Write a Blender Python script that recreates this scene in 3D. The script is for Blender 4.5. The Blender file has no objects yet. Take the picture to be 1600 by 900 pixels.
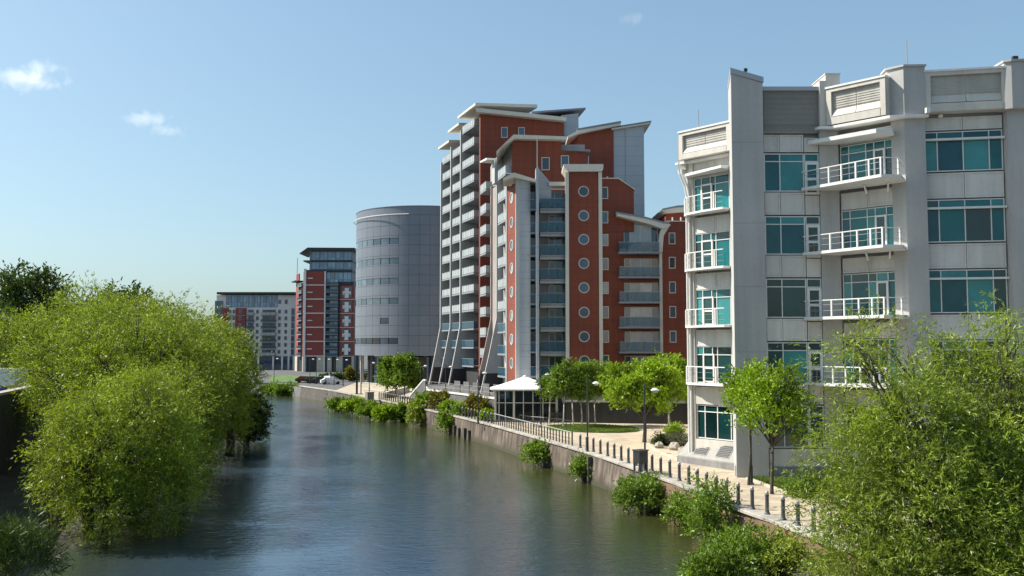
import bpy, math, random
import numpy as np
from mathutils import Vector, Matrix

# ------------------------------------------------------------------ camera, light, exposure
sc = bpy.context.scene
COL = sc.collection
FPX = 1450.0                       # focal length in photo pixels (1600 wide)
TILT = math.atan(90.0 / FPX)
EYE = 8.0                          # eye height above the promenade (z = 0)
cd = bpy.data.cameras.new("camera"); cam = bpy.data.objects.new("camera", cd); COL.objects.link(cam)
cd.sensor_width = 36.0; cd.lens = 36.0 * FPX / 1600.0; cd.clip_start = 0.1; cd.clip_end = 20000
cam.location = (0, 0, EYE); cam.rotation_euler = (math.pi / 2 + TILT, 0, 0)
sc.camera = cam

SUN_AZ = (-0.975, 0.17)             # horizontal direction towards the sun
SUN_EL = math.radians(44)
h = math.hypot(*SUN_AZ)
to_sun = Vector((SUN_AZ[0] / h * math.cos(SUN_EL), SUN_AZ[1] / h * math.cos(SUN_EL), math.sin(SUN_EL)))
sd = bpy.data.lights.new("sun", 'SUN'); sd.energy = 5.0; sd.angle = math.radians(0.53); sd.color = (1.0, 0.95, 0.86)
so = bpy.data.objects.new("sun", sd); COL.objects.link(so)
so.rotation_euler = to_sun.to_track_quat('Z', 'Y').to_euler()
W = bpy.data.worlds.new("World"); sc.world = W; W.use_nodes = True
wn = W.node_tree.nodes; wl = W.node_tree.links; wn.clear()
sky = wn.new('ShaderNodeTexSky'); sky.sky_type = 'NISHITA'; sky.sun_disc = False
sky.sun_elevation = SUN_EL; sky.sun_rotation = math.atan2(SUN_AZ[0], SUN_AZ[1])
sky.altitude = 50; sky.air_density = 1.0; sky.dust_density = 2.0; sky.ozone_density = 3.0
bg = wn.new('ShaderNodeBackground'); bg.inputs['Strength'].default_value = 0.14
wo = wn.new('ShaderNodeOutputWorld')
gm = wn.new('ShaderNodeGamma'); gm.inputs[1].default_value = 0.7        # the camera's tone curve on the sky, a little cyan
tint = wn.new('ShaderNodeVectorMath'); tint.operation = 'MULTIPLY'; tint.inputs[1].default_value = (0.96, 1.14, 1.16)
wl.new(sky.outputs[0], gm.inputs[0]); wl.new(gm.outputs[0], tint.inputs[0]); wl.new(tint.outputs[0], bg.inputs['Color']); wl.new(bg.outputs[0], wo.inputs['Surface'])
sc.view_settings.view_transform = 'Standard'; sc.view_settings.look = 'None'
sc.view_settings.exposure = 0.72; sc.view_settings.gamma = 1.0; sc.view_settings.use_curve_mapping = False
sc.render.engine = 'CYCLES'
sc.cycles.max_bounces = 8; sc.cycles.transparent_max_bounces = 12; sc.cycles.volume_bounces = 6
try: sc.cycles.use_denoising = True
except Exception: pass

# ------------------------------------------------------------------ survey helpers (read distances off the photograph)
cT, sT = math.cos(TILT), math.sin(TILT)
def ray(px, py):
    x = (px - 800) / FPX; y = (450 - py) / FPX
    return Vector((x, cT - y * sT, sT + y * cT))
def on_z(px, py, z=0.0):
    d = ray(px, py); s = (z - EYE) / d.z
    return Vector((d.x * s, d.y * s, z))
def at_y(px, py, Y):
    d = ray(px, py); s = Y / d.y
    return Vector((d.x * s, Y, EYE + d.z * s))
def zat(py, Y): return at_y(800, py, Y).z
def xat(px, Y): return (px - 800) / FPX * Y

# ------------------------------------------------------------------ mesh / object helpers
WM = {}
def tag(o, label=None, cat=None, group=None, kind=None):
    if label: o['label'] = label
    if cat: o['category'] = cat
    if group: o['group'] = group
    if kind: o['kind'] = kind
    return o
def link(name, me, parent=None, M=None):
    o = bpy.data.objects.new(name, me); COL.objects.link(o)
    M = M or Matrix.Identity(4)
    o.matrix_basis = M
    WM[o] = M
    if parent is not None:
        o.parent = parent; o.matrix_parent_inverse = WM[parent].inverted()
    return o
def empty(name, loc, label, cat, group=None):
    o = link(name, None, None, Matrix.Translation(Vector(loc)))
    o.empty_display_size = 0.3
    return tag(o, label, cat, group)
def copy_tree(o, M=None, parent=None):
    """a copy of a thing with copies of its parts and sub-parts (mesh data shared)"""
    c = o.copy(); COL.objects.link(c)
    if parent is None: c.matrix_basis = M
    else: c.parent = parent
    for ch in o.children: copy_tree(ch, None, c)
    return c
def mesh(name, verts, faces, mat, smooth=False):
    me = bpy.data.meshes.new(name); me.from_pydata([tuple(v) for v in verts], [], faces); me.materials.append(mat)
    if smooth: me.shade_smooth()
    me.update(); return me
def TR(x, y, z, yaw=0.0):
    return Matrix.Translation((x, y, z)) @ Matrix.Rotation(yaw, 4, 'Z')
BOXF = [(0, 3, 2, 1), (4, 5, 6, 7), (0, 1, 5, 4), (1, 2, 6, 5), (2, 3, 7, 6), (3, 0, 4, 7)]
class MB:
    """collects simple solids and builds them as one mesh"""
    def __init__(s): s.v = []; s.f = []
    def add(s, v, f):
        n = len(s.v); s.v += [tuple(q) for q in v]; s.f += [tuple(i + n for i in q) for q in f]; return s
    def box(s, x0, x1, y0, y1, z0, z1):
        return s.add([(x0, y0, z0), (x1, y0, z0), (x1, y1, z0), (x0, y1, z0), (x0, y0, z1), (x1, y0, z1), (x1, y1, z1), (x0, y1, z1)], BOXF)
    def tube(s, pts, radii, n=6):
        pts = [Vector(p) for p in pts]
        if not hasattr(radii, '__len__'): radii = [radii] * len(pts)
        vs = []
        for i, p in enumerate(pts):
            d = (pts[min(i + 1, len(pts) - 1)] - pts[max(i - 1, 0)]).normalized()
            a = d.orthogonal().normalized() if i == 0 else (a - d * a.dot(d)).normalized()
            b = d.cross(a)
            for k in range(n):
                t = 2 * math.pi * k / n
                vs.append(p + (a * math.cos(t) + b * math.sin(t)) * radii[i])
        fs = []
        for i in range(len(pts) - 1):
            for k in range(n):
                fs.append((i * n + k, i * n + (k + 1) % n, (i + 1) * n + (k + 1) % n, (i + 1) * n + k))
        fs.append(tuple(range(n - 1, -1, -1))); m = (len(pts) - 1) * n; fs.append(tuple(m + k for k in range(n)))
        return s.add(vs, fs)
    def lathe(s, prof, n=12, c=(0, 0)):
        vs = []; fs = []
        for r, z in prof:
            for k in range(n):
                t = 2 * math.pi * k / n; vs.append((c[0] + r * math.cos(t), c[1] + r * math.sin(t), z))
        for i in range(len(prof) - 1):
            for k in range(n): fs.append((i * n + k, i * n + (k + 1) % n, (i + 1) * n + (k + 1) % n, (i + 1) * n + k))
        fs.append(tuple(range(n - 1, -1, -1))); m = (len(prof) - 1) * n; fs.append(tuple(m + k for k in range(n)))
        return s.add(vs, fs)
    def prism(s, pts, z0, z1):
        n = len(pts)
        if sum(pts[i][0] * pts[(i + 1) % n][1] - pts[(i + 1) % n][0] * pts[i][1] for i in range(n)) < 0: pts = pts[::-1]
        zt = z1 if hasattr(z1, '__len__') else [z1] * n
        vs = [(p[0], p[1], z0) for p in pts] + [(p[0], p[1], zt[i]) for i, p in enumerate(pts)]
        fs = [tuple(range(n - 1, -1, -1)), tuple(range(n, 2 * n))] + [(i, (i + 1) % n, n + (i + 1) % n, n + i) for i in range(n)]
        return s.add(vs, fs)
    def build(s, name, mat, parent=None, M=None, smooth=False):
        return link(name, mesh(name, s.v, s.f, mat, smooth), parent, M)
_boxes = {}
def box_mesh(sx, sy, sz, mat):
    k = (mat.name, round(sx, 3), round(sy, 3), round(sz, 3))
    if k not in _boxes:
        _boxes[k] = mesh('block', MB().box(-sx / 2, sx / 2, -sy / 2, sy / 2, -sz / 2, sz / 2).v, BOXF, mat)
    return _boxes[k]
class Fa:
    """a facade: a runs along it (left to right seen from outside), b points outwards"""
    def __init__(s, p0, p1):
        s.o = Vector((p0[0], p0[1])); s.e = Vector((p1[0], p1[1])); d = s.e - s.o; s.L = d.length; s.u = d / s.L
        s.n = Vector((s.u.y, -s.u.x)); s.yaw = math.atan2(s.u.y, s.u.x)
    def p(s, a, b, z=0.0):
        q = s.o + s.u * a + s.n * b; return Vector((q.x, q.y, z))
    def a_px(s, px):
        k = (px - 800) / FPX
        return (k * s.o.y - s.o.x) / (s.u.x - k * s.u.y)
    def M(s, a, b, z):
        q = s.p(a, b, z); return TR(q.x, q.y, q.z, s.yaw)
def fbox(name, parent, fa, a0, a1, b0, b1, z0, z1, mat):
    return link(name, box_mesh(abs(a1 - a0), abs(b1 - b0), abs(z1 - z0), mat), parent, fa.M((a0 + a1) / 2, (b0 + b1) / 2, (z0 + z1) / 2))
def fpoly(name, parent, fa, pts, b0, b1, mat):
    """polygon in the facade plane (a, z), extruded from depth b0 to b1"""
    n = len(pts)
    if sum(pts[i][0] * pts[(i + 1) % n][1] - pts[(i + 1) % n][0] * pts[i][1] for i in range(n)) < 0: pts = pts[::-1]
    b0, b1 = min(b0, b1), max(b0, b1)
    vs = [(p[0], -b1, p[1]) for p in pts] + [(p[0], -b0, p[1]) for p in pts]
    fs = [tuple(range(n)), tuple(range(2 * n - 1, n - 1, -1))] + [(i, n + i, n + (i + 1) % n, (i + 1) % n) for i in range(n)]
    return link(name, mesh(name, vs, fs, mat), parent, fa.M(0, 0, 0))
_wins = {}
def window(parent, fa, a0, a1, z0, z1, cols=(), rows=(), b=-0.18, fr=None, gl=None, t=0.055, dep=0.09, skip=(), name='window', sill=False):
    """a framed window with every pane a sub-part; cols / rows are split fractions"""
    w, h_ = a1 - a0, z1 - z0
    cs = [0.0] + list(cols) + [1.0]; rs = [0.0] + list(rows) + [1.0]
    key = (round(w, 2), round(h_, 2), tuple(cs), tuple(rs), fr.name, t, dep, sill)
    if key not in _wins:
        m = MB()
        m.box(-w / 2, w / 2, -dep, 0, -h_ / 2, -h_ / 2 + t).box(-w / 2, w / 2, -dep, 0, h_ / 2 - t, h_ / 2)
        m.box(-w / 2, -w / 2 + t, -dep, 0, -h_ / 2 + t, h_ / 2 - t).box(w / 2 - t, w / 2, -dep, 0, -h_ / 2 + t, h_ / 2 - t)
        for c in cs[1:-1]: m.box(-w / 2 + c * w - t / 2, -w / 2 + c * w + t / 2, -dep * .85, 0, -h_ / 2 + t, h_ / 2 - t)
        for r in rs[1:-1]: m.box(-w / 2 + t, w / 2 - t, -dep * .95, 0, -h_ / 2 + r * h_ - t / 2, -h_ / 2 + r * h_ + t / 2)
        if sill: m.box(-w / 2 - .05, w / 2 + .05, -dep - .12, -.01, -h_ / 2 - .07, -h_ / 2 - .003)
        _wins[key] = mesh(name, m.v, m.f, fr)
    o = link(name, _wins[key], parent, fa.M((a0 + a1) / 2, b, (z0 + z1) / 2))
    for i in range(len(cs) - 1):
        for j in range(len(rs) - 1):
            g = gl(i, j) if callable(gl) else gl
            fbox('pane', o, fa, a0 + cs[i] * w + .004, a0 + cs[i + 1] * w - .004, b + .012, b + .03, z0 + rs[j] * h_ + .004, z0 + rs[j + 1] * h_ - .004, g)
    return o

# ------------------------------------------------------------------ materials
def _nt(name):
    m = bpy.data.materials.new(name); m.use_nodes = True; nt = m.node_tree
    b = nt.nodes['Principled BSDF']; return m, nt, b
def mat(name, col, rough=0.7, metal=0.0, var=0.12, scale=0.6, fine=6.0, bump=0.0, streak=0.0, objvar=0.0, spec=0.5, joint=None):
    """procedural surface: large and fine tone variation, optional vertical weather streaks, cladding joints and bump"""
    m, nt, b = _nt(name); N = nt.nodes; L = nt.links
    geo = N.new('ShaderNodeNewGeometry')
    n1 = N.new('ShaderNodeTexNoise'); n1.inputs['Scale'].default_value = scale; n1.inputs['Detail'].default_value = 5
    n2 = N.new('ShaderNodeTexNoise'); n2.inputs['Scale'].default_value = fine; n2.inputs['Detail'].default_value = 4
    L.new(geo.outputs['Position'], n1.inputs['Vector']); L.new(geo.outputs['Position'], n2.inputs['Vector'])
    add = N.new('ShaderNodeMath'); add.operation = 'MULTIPLY_ADD'; L.new(n2.outputs[0], add.inputs[0]); add.inputs[1].default_value = 0.5
    L.new(n1.outputs[0], add.inputs[2])
    val = add.outputs[0]
    if streak:
        mp = N.new('ShaderNodeMapping'); mp.inputs['Scale'].default_value = (2.2, 2.2, 0.12); L.new(geo.outputs['Position'], mp.inputs[0])
        n3 = N.new('ShaderNodeTexNoise'); n3.inputs['Scale'].default_value = 1.0; n3.inputs['Detail'].default_value = 6; L.new(mp.outputs[0], n3.inputs['Vector'])
        mx = N.new('ShaderNodeMath'); mx.operation = 'MULTIPLY_ADD'; L.new(n3.outputs[0], mx.inputs[0]); mx.inputs[1].default_value = streak / max(var, .01); L.new(val, mx.inputs[2])
        sub = N.new('ShaderNodeMath'); sub.operation = 'SUBTRACT'; L.new(mx.outputs[0], sub.inputs[0]); sub.inputs[1].default_value = 0.5 * streak / max(var, .01); val = sub.outputs[0]
    mr = N.new('ShaderNodeMapRange'); mr.inputs['From Min'].default_value = 0.45; mr.inputs['From Max'].default_value = 1.05
    mr.inputs['To Min'].default_value = 1 - var * 1.6; mr.inputs['To Max'].default_value = 1 + var * 1.2; mr.clamp = False
    L.new(val, mr.inputs['Value'])
    fac = mr.outputs[0]
    if objvar:
        oi = N.new('ShaderNodeObjectInfo'); om = N.new('ShaderNodeMapRange'); om.inputs['To Min'].default_value = 1 - objvar; om.inputs['To Max'].default_value = 1 + objvar
        L.new(oi.outputs['Random'], om.inputs['Value']); mu = N.new('ShaderNodeMath'); mu.operation = 'MULTIPLY'; L.new(fac, mu.inputs[0]); L.new(om.outputs[0], mu.inputs[1]); fac = mu.outputs[0]
    if joint:
        sp = N.new('ShaderNodeSeparateXYZ'); L.new(geo.outputs['Position'], sp.inputs[0])
        dv = N.new('ShaderNodeMath'); dv.operation = 'DIVIDE'; L.new(sp.outputs['Z'], dv.inputs[0]); dv.inputs[1].default_value = joint
        fr = N.new('ShaderNodeMath'); fr.operation = 'FRACT'; L.new(dv.outputs[0], fr.inputs[0])
        lt = N.new('ShaderNodeMath'); lt.operation = 'LESS_THAN'; L.new(fr.outputs[0], lt.inputs[0]); lt.inputs[1].default_value = 0.05 / joint
        m3 = N.new('ShaderNodeMath'); m3.operation = 'MULTIPLY_ADD'; L.new(lt.outputs[0], m3.inputs[0]); m3.inputs[1].default_value = -0.3; m3.inputs[2].default_value = 1.0
        mu = N.new('ShaderNodeMath'); mu.operation = 'MULTIPLY'; L.new(fac, mu.inputs[0]); L.new(m3.outputs[0], mu.inputs[1]); fac = mu.outputs[0]
    vm = N.new('ShaderNodeVectorMath'); vm.operation = 'SCALE'; vm.inputs[0].default_value = col; L.new(fac, vm.inputs['Scale'])
    L.new(vm.outputs[0], b.inputs['Base Color'])
    b.inputs['Roughness'].default_value = rough; b.inputs['Metallic'].default_value = metal
    b.inputs['Specular IOR Level'].default_value = spec
    if bump:
        bp = N.new('ShaderNodeBump'); bp.inputs['Strength'].default_value = bump; bp.inputs['Distance'].default_value = 0.03
        L.new(n2.outputs[0], bp.inputs['Height']); L.new(bp.outputs[0], b.inputs['Normal'])
    return m
def glass(name, col, rough=0.04, objvar=0.5, spec=0.9, wav=0.015, col2=None, coat=0.0):
    """opaque window glass: a dark tinted body under a sharp, slightly uneven reflection; rooms behind differ pane by pane"""
    m, nt, b = _nt(name); N = nt.nodes; L = nt.links
    oi = N.new('ShaderNodeObjectInfo'); mx = N.new('ShaderNodeMix'); mx.data_type = 'RGBA'
    c2 = col2 or tuple(c * (1 - objvar) for c in col)
    mx.inputs['A'].default_value = (*col, 1); mx.inputs['B'].default_value = (*c2, 1); L.new(oi.outputs['Random'], mx.inputs['Factor'])
    geo = N.new('ShaderNodeNewGeometry'); n = N.new('ShaderNodeTexNoise'); n.inputs['Scale'].default_value = 0.9; n.inputs['Detail'].default_value = 2
    L.new(geo.outputs['Position'], n.inputs['Vector'])
    mr = N.new('ShaderNodeMapRange'); mr.inputs['To Min'].default_value = 0.6; mr.inputs['To Max'].default_value = 1.4; L.new(n.outputs[0], mr.inputs['Value'])
    vm = N.new('ShaderNodeVectorMath'); vm.operation = 'SCALE'; L.new(mx.outputs['Result'], vm.inputs[0]); L.new(mr.outputs[0], vm.inputs['Scale'])
    L.new(vm.outputs[0], b.inputs['Base Color'])
    b.inputs['Roughness'].default_value = rough; b.inputs['Specular IOR Level'].default_value = spec
    b.inputs['Coat Weight'].default_value = coat
    bp = N.new('ShaderNodeBump'); bp.inputs['Strength'].default_value = wav; bp.inputs['Distance'].default_value = 0.5; L.new(n.outputs[0], bp.inputs['Height']); L.new(bp.outputs[0], b.inputs['Normal'])
    return m
def clear_glass(name, tint, alpha=0.45, spec=0.9):
    m, nt, b = _nt(name); N = nt.nodes; L = nt.links
    b.inputs['Base Color'].default_value = (*tint, 1); b.inputs['Roughness'].default_value = 0.05; b.inputs['Specular IOR Level'].default_value = spec
    tr = N.new('ShaderNodeBsdfTransparent'); tr.inputs[0].default_value = (0.62, 0.78, 0.84, 1)
    mx = N.new('ShaderNodeMixShader'); mx.inputs[0].default_value = alpha
    L.new(tr.outputs[0], mx.inputs[1]); L.new(b.outputs[0], mx.inputs[2]); L.new(mx.outputs[0], N['Material Output'].inputs['Surface'])
    return m
def leaf_mat(name, dark, light, transl=0.38):
    m, nt, b = _nt(name); N = nt.nodes; L = nt.links; N.remove(b)
    geo = N.new('ShaderNodeNewGeometry')
    rp = N.new('ShaderNodeValToRGB'); rp.color_ramp.elements[0].color = (*dark, 1); rp.color_ramp.elements[1].color = (*light, 1)
    L.new(geo.outputs['Random Per Island'], rp.inputs[0])
    ns = N.new('ShaderNodeTexNoise'); ns.inputs['Scale'].default_value = 0.5; ns.inputs['Detail'].default_value = 3; L.new(geo.outputs['Position'], ns.inputs['Vector'])
    mr = N.new('ShaderNodeMapRange'); mr.inputs['From Min'].default_value = .3; mr.inputs['From Max'].default_value = .7; mr.inputs['To Min'].default_value = 0.6; mr.inputs['To Max'].default_value = 1.26; L.new(ns.outputs[0], mr.inputs['Value'])
    vm = N.new('ShaderNodeVectorMath'); vm.operation = 'SCALE'; L.new(rp.outputs[0], vm.inputs[0]); L.new(mr.outputs[0], vm.inputs['Scale'])
    d = N.new('ShaderNodeBsdfDiffuse'); t = N.new('ShaderNodeBsdfTranslucent'); g = N.new('ShaderNodeBsdfGlossy'); g.inputs['Roughness'].default_value = 0.42
    g.inputs['Color'].default_value = (0.8, 0.85, 0.75, 1)
    L.new(vm.outputs[0], d.inputs['Color'])
    v2 = N.new('ShaderNodeVectorMath'); v2.operation = 'MULTIPLY'; v2.inputs[1].default_value = (1.35, 1.35, 0.55); L.new(vm.outputs[0], v2.inputs[0]); L.new(v2.outputs[0], t.inputs['Color'])
    a = N.new('ShaderNodeMixShader'); a.inputs[0].default_value = transl; L.new(d.outputs[0], a.inputs[1]); L.new(t.outputs[0], a.inputs[2])
    c = N.new('ShaderNodeMixShader'); c.inputs[0].default_value = 0.03; L.new(a.outputs[0], c.inputs[1]); L.new(g.outputs[0], c.inputs[2])
    L.new(c.outputs[0], N['Material Output'].inputs['Surface'])
    return m
m_conc = mat('office_concrete', (0.53, 0.495, 0.44), 0.75, var=0.08, scale=0.35, fine=5, streak=0.09, bump=0.04)
m_pier = mat('office_pier_concrete', (0.41, 0.395, 0.375), 0.75, var=0.08, scale=0.3, fine=5, streak=0.08, bump=0.04)
m_panel = mat('office_panel', (0.60, 0.57, 0.525), 0.6, var=0.08, scale=0.5, streak=0.11, objvar=0.07)
m_louvre = mat('louvre_grey', (0.27, 0.255, 0.235), 0.6, var=0.08)
m_louvrelt = mat('louvre_pale', (0.42, 0.395, 0.35), 0.6, var=0.1, streak=.1)  # paler copy of the louvre grey: sun on the parapets put into the colour
m_white = mat('white_metal', (0.68, 0.665, 0.63), 0.4, var=0.06, scale=1.5)
m_plinth = mat('plinth_concrete', (0.2, 0.195, 0.19), 0.85, var=0.15, scale=0.8, streak=0.15, bump=0.1)
m_teal = glass('teal_glass', (0.005, 0.13, 0.135), col2=(0.003, 0.06, 0.08), spec=0.5)
m_tealblind = glass('teal_glass_with_blind', (0.05, 0.24, 0.24), col2=(0.01, 0.15, 0.16), spec=0.5)
m_tealdk = glass('dark_teal_glass', (0.008, 0.05, 0.05), col2=(0.004, 0.016, 0.018), spec=0.7)
m_red = mat('terracotta_tile', (0.195, 0.043, 0.020), 0.75, var=0.14, scale=0.25, fine=3, streak=0.13, joint=0.9, objvar=0.07)
m_render = mat('grey_render', (0.30, 0.29, 0.285), 0.8, var=0.08, streak=0.08)
m_brown = mat('brown_concrete', (0.30, 0.255, 0.235), 0.85, var=0.10, streak=0.1)
m_clad = mat('metal_cladding', (0.37, 0.385, 0.41), 0.45, metal=0.2, var=0.05, scale=0.4, joint=1.35)
m_fin = mat('fin_grey', (0.42, 0.41, 0.40), 0.7, var=0.07, streak=0.06)
m_roof = mat('roof_edge', (0.58, 0.54, 0.47), 0.6, var=0.06, streak=0.04)
m_rooftop = mat('roof_sheet', (0.20, 0.21, 0.24), 0.5, var=0.08)
m_balc = mat('balcony_panel', (0.36, 0.385, 0.385), 0.35, var=0.05, objvar=0.08)
m_balcglass = clear_glass('balcony_glass', (0.06, 0.13, 0.18), 0.5, .7)
m_slab = mat('balcony_slab', (0.22, 0.23, 0.25), 0.7, var=0.08)
m_aglass = glass('apartment_glass', (0.05, 0.09, 0.15), col2=(0.012, 0.018, 0.025), spec=0.9)
m_skyglass = glass('sky_glass', (0.20, 0.33, 0.45), col2=(0.08, 0.16, 0.25), spec=1.0)
m_pale = glass('curtained_glass', (0.42, 0.44, 0.46), col2=(0.10, 0.15, 0.20), spec=0.8)
m_dark = mat('dark_metal', (0.028, 0.029, 0.032), 0.5, var=0.15)
m_black = mat('black_wall', (0.035, 0.034, 0.036), 0.7, var=0.15, streak=0.1)
m_bollard = mat('bollard_iron', (0.058, 0.062, 0.07), 0.5, var=0.2, scale=3, objvar=0.12)
m_railm = mat('galvanised_rail', (0.33, 0.32, 0.31), 0.5, metal=0.3, var=0.1)
m_drum = mat('drum_cladding', (0.185, 0.20, 0.235), 0.42, metal=0.3, var=0.06, scale=0.25, objvar=0.03)
m_drumglass = glass('drum_glass', (0.115, 0.155, 0.20), col2=(0.05, 0.08, 0.11), spec=0.8)
m_terrace = mat('terrace_block', (0.125, 0.12, 0.118), 0.85, var=0.15, streak=.1, objvar=.1)
m_stone = mat('pale_stone', (0.46, 0.41, 0.33), 0.8, var=0.12, scale=1.0, bump=0.1)
m_coping = mat('coping_stone', (0.36, 0.33, 0.285), 0.85, var=0.22, scale=0.9, fine=7, objvar=0.10, bump=0.2)
m_bark = mat('bark', (0.075, 0.06, 0.045), 0.95, var=0.3, scale=3, fine=20, bump=0.4)
m_palebark = mat('pale_bark', (0.42, 0.39, 0.34), 0.9, var=0.25, scale=3, fine=14, bump=0.2)
m_soil = mat('bank_soil', (0.05, 0.046, 0.03), 0.95, var=0.4, scale=0.7, fine=5, bump=0.5)
m_grass = mat('lawn_turf', (0.085, 0.15, 0.028), 0.9, var=0.3, scale=0.6, fine=12, bump=0.5)
m_ground = mat('asphalt', (0.10, 0.098, 0.095), 0.9, var=0.2, scale=0.3, fine=8, bump=0.1)
m_redbrick_far = mat('far_red_brick', (0.25, 0.055, 0.04), 0.8, var=0.08, scale=0.2)
m_cream = mat('far_cream_render', (0.72, 0.67, 0.63), 0.8, var=0.06, streak=0.05)
m_oldwall = mat('old_stone_wall', (0.055, 0.052, 0.048), 0.9, var=0.35, scale=0.6, fine=4, streak=0.3, bump=0.5)
m_rock = mat('pale_rock', (0.28, 0.255, 0.215), 0.9, var=0.25, scale=1.2, fine=8, bump=0.5)
m_timber = mat('wet_timber', (0.09, 0.078, 0.065), 0.85, var=0.3, scale=2, streak=0.3, bump=0.3)
m_pvc = mat('white_membrane', (0.78, 0.77, 0.74), 0.6, var=0.04)
# ================================================================== THE SETTING
WATER = -2.15
# line of the quay edge, from near the bridge to the bend
QPX = [(1292, 846), (1210, 813), (1132, 786), (1060, 755), (1000, 734), (940, 713), (894, 699), (830, 681), (770, 664), (700, 647), (640, 634), (580, 622), (520, 610), (470, 603), (425, 599)]
Q = [on_z(*p) for p in QPX]
Q = [Vector((19.5, 18, 0)), Vector((15.9, 29, 0))] + Q + [Vector((-75, 222, 0)), Vector((-160, 262, 0)), Vector((-500, 330, 0))]
def q_off(i, d):
    a = Q[max(i - 1, 0)]; b = Q[min(i + 1, len(Q) - 1)]; t = (b - a).normalized()
    return Q[i] + Vector((t.y, -t.x, 0)) * d            # positive d = inland
qcum = [0.0]
for i in range(1, len(Q)): qcum.append(qcum[-1] + (Q[i] - Q[i - 1]).length)
def qpt(s):
    for i in range(1, len(Q)):
        if s <= qcum[i] or i == len(Q) - 1:
            t = (s - qcum[i - 1]) / (qcum[i] - qcum[i - 1]); d = (Q[i] - Q[i - 1]).normalized()
            return Q[i - 1].lerp(Q[i], t), d
def q_of_px(px, guess0=10.0):
    """distance along the quay at which the photograph's column px meets the edge"""
    lo, hi = guess0, qcum[-4]
    for _ in range(50):
        md = (lo + hi) / 2; p, _d = qpt(md)
        if 800 + FPX * p.x / p.y > px: lo = md
        else: hi = md
    return lo
LB = [Vector(p) for p in [(-17, 5, 0), (-18.5, 25, 0), (-20, 42, 0), (-22.5, 61, 0), (-31.5, 104, 0), (-41, 146, 0), (-66, 186, 0), (-150, 225, 0), (-500, 285, 0)]]

def sheet(name, pts, z, m, kind='structure'):
    vs = [(p[0], p[1], z) for p in pts]
    n = len(vs)
    if sum(vs[i][0] * vs[(i + 1) % n][1] - vs[(i + 1) % n][0] * vs[i][1] for i in range(n)) < 0: vs = vs[::-1]
    me = mesh(name, vs, [tuple(range(n))], m)
    o = link(name, me); o['kind'] = kind; return o
# water
def water_mat():
    m, nt, b = _nt('river_water'); N = nt.nodes; L = nt.links
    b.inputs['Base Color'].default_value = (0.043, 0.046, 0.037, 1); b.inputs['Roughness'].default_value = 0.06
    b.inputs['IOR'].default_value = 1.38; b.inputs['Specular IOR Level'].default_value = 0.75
    at = N.new('ShaderNodeAttribute'); at.attribute_name = 'silt_sky_mix'
    cm = N.new('ShaderNodeMix'); cm.data_type = 'RGBA'; L.new(at.outputs['Fac'], cm.inputs['Factor']); cm.inputs['A'].default_value = (0.024, 0.050, 0.092, 1); cm.inputs['B'].default_value = (0.036, 0.040, 0.008, 1)  # blue base stands in for reflected sky, olive is silt near the banks
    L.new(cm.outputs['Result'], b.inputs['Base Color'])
    geo = N.new('ShaderNodeNewGeometry')
    mp = N.new('ShaderNodeMapping'); mp.inputs['Scale'].default_value = (0.8, 1.7, 1); mp.inputs['Rotation'].default_value = (0, 0, 0.25); L.new(geo.outputs['Position'], mp.inputs[0])
    a = N.new('ShaderNodeTexNoise'); a.inputs['Scale'].default_value = 1.15; a.inputs['Detail'].default_value = 4; a.inputs['Roughness'].default_value = 0.6; a.inputs['Distortion'].default_value = 0.6; L.new(mp.outputs[0], a.inputs['Vector'])
    c = N.new('ShaderNodeTexNoise'); c.inputs['Scale'].default_value = 0.07; c.inputs['Detail'].default_value = 3; L.new(geo.outputs['Position'], c.inputs['Vector'])
    mr = N.new('ShaderNodeMapRange'); mr.inputs['From Min'].default_value = 0.35; mr.inputs['From Max'].default_value = 0.65; mr.inputs['To Min'].default_value = 0.25; mr.inputs['To Max'].default_value = 1.0; L.new(c.outputs[0], mr.inputs['Value'])
    fi = N.new('ShaderNodeTexNoise'); fi.inputs['Scale'].default_value = 4.5; fi.inputs['Detail'].default_value = 2; L.new(mp.outputs[0], fi.inputs['Vector'])
    hs = N.new('ShaderNodeMath'); hs.operation = 'MULTIPLY_ADD'; L.new(fi.outputs[0], hs.inputs[0]); hs.inputs[1].default_value = .28; L.new(a.outputs[0], hs.inputs[2])
    bp = N.new('ShaderNodeBump'); bp.inputs['Distance'].default_value = 0.22; L.new(hs.outputs[0], bp.inputs['Height'])
    mu = N.new('ShaderNodeMath'); mu.operation = 'MULTIPLY'; mu.inputs[1].default_value = 0.4; L.new(mr.outputs[0], mu.inputs[0]); L.new(mu.outputs[0], bp.inputs['Strength'])
    L.new(bp.outputs[0], b.inputs['Normal'])
    return m
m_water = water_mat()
gx = [-900, -500, -250] + list(range(-120, 42, 2)) + [120, 400, 900]; gy = [-60, -20] + list(range(0, 240, 3)) + [270, 340, 420]
GX, GY = np.meshgrid(gx, gy); wv = np.stack([GX.ravel(), GY.ravel(), np.full(GX.size, WATER)], 1)
def dist_to(pl):
    best = np.full(len(wv), 1e9)
    for i in range(len(pl) - 1):
        a = np.array(pl[i].xy); b = np.array(pl[i + 1].xy); t = np.clip(((wv[:, :2] - a) @ (b - a)) / ((b - a) @ (b - a)), 0, 1)
        best = np.minimum(best, np.linalg.norm(wv[:, :2] - a - t[:, None] * (b - a), axis=1))
    return best
silt_sky_mix = np.exp(-(dist_to(Q) / 12.0) ** 1.5) + np.exp(-(dist_to(LB) / 5.0) ** 1.3) * .7      # silt olive by the banks, fading to the painted-in sky blue
nx = len(gx); wf = [(r * nx + c, r * nx + c + 1, (r + 1) * nx + c + 1, (r + 1) * nx + c) for r in range(len(gy) - 1) for c in range(nx - 1)]
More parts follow.
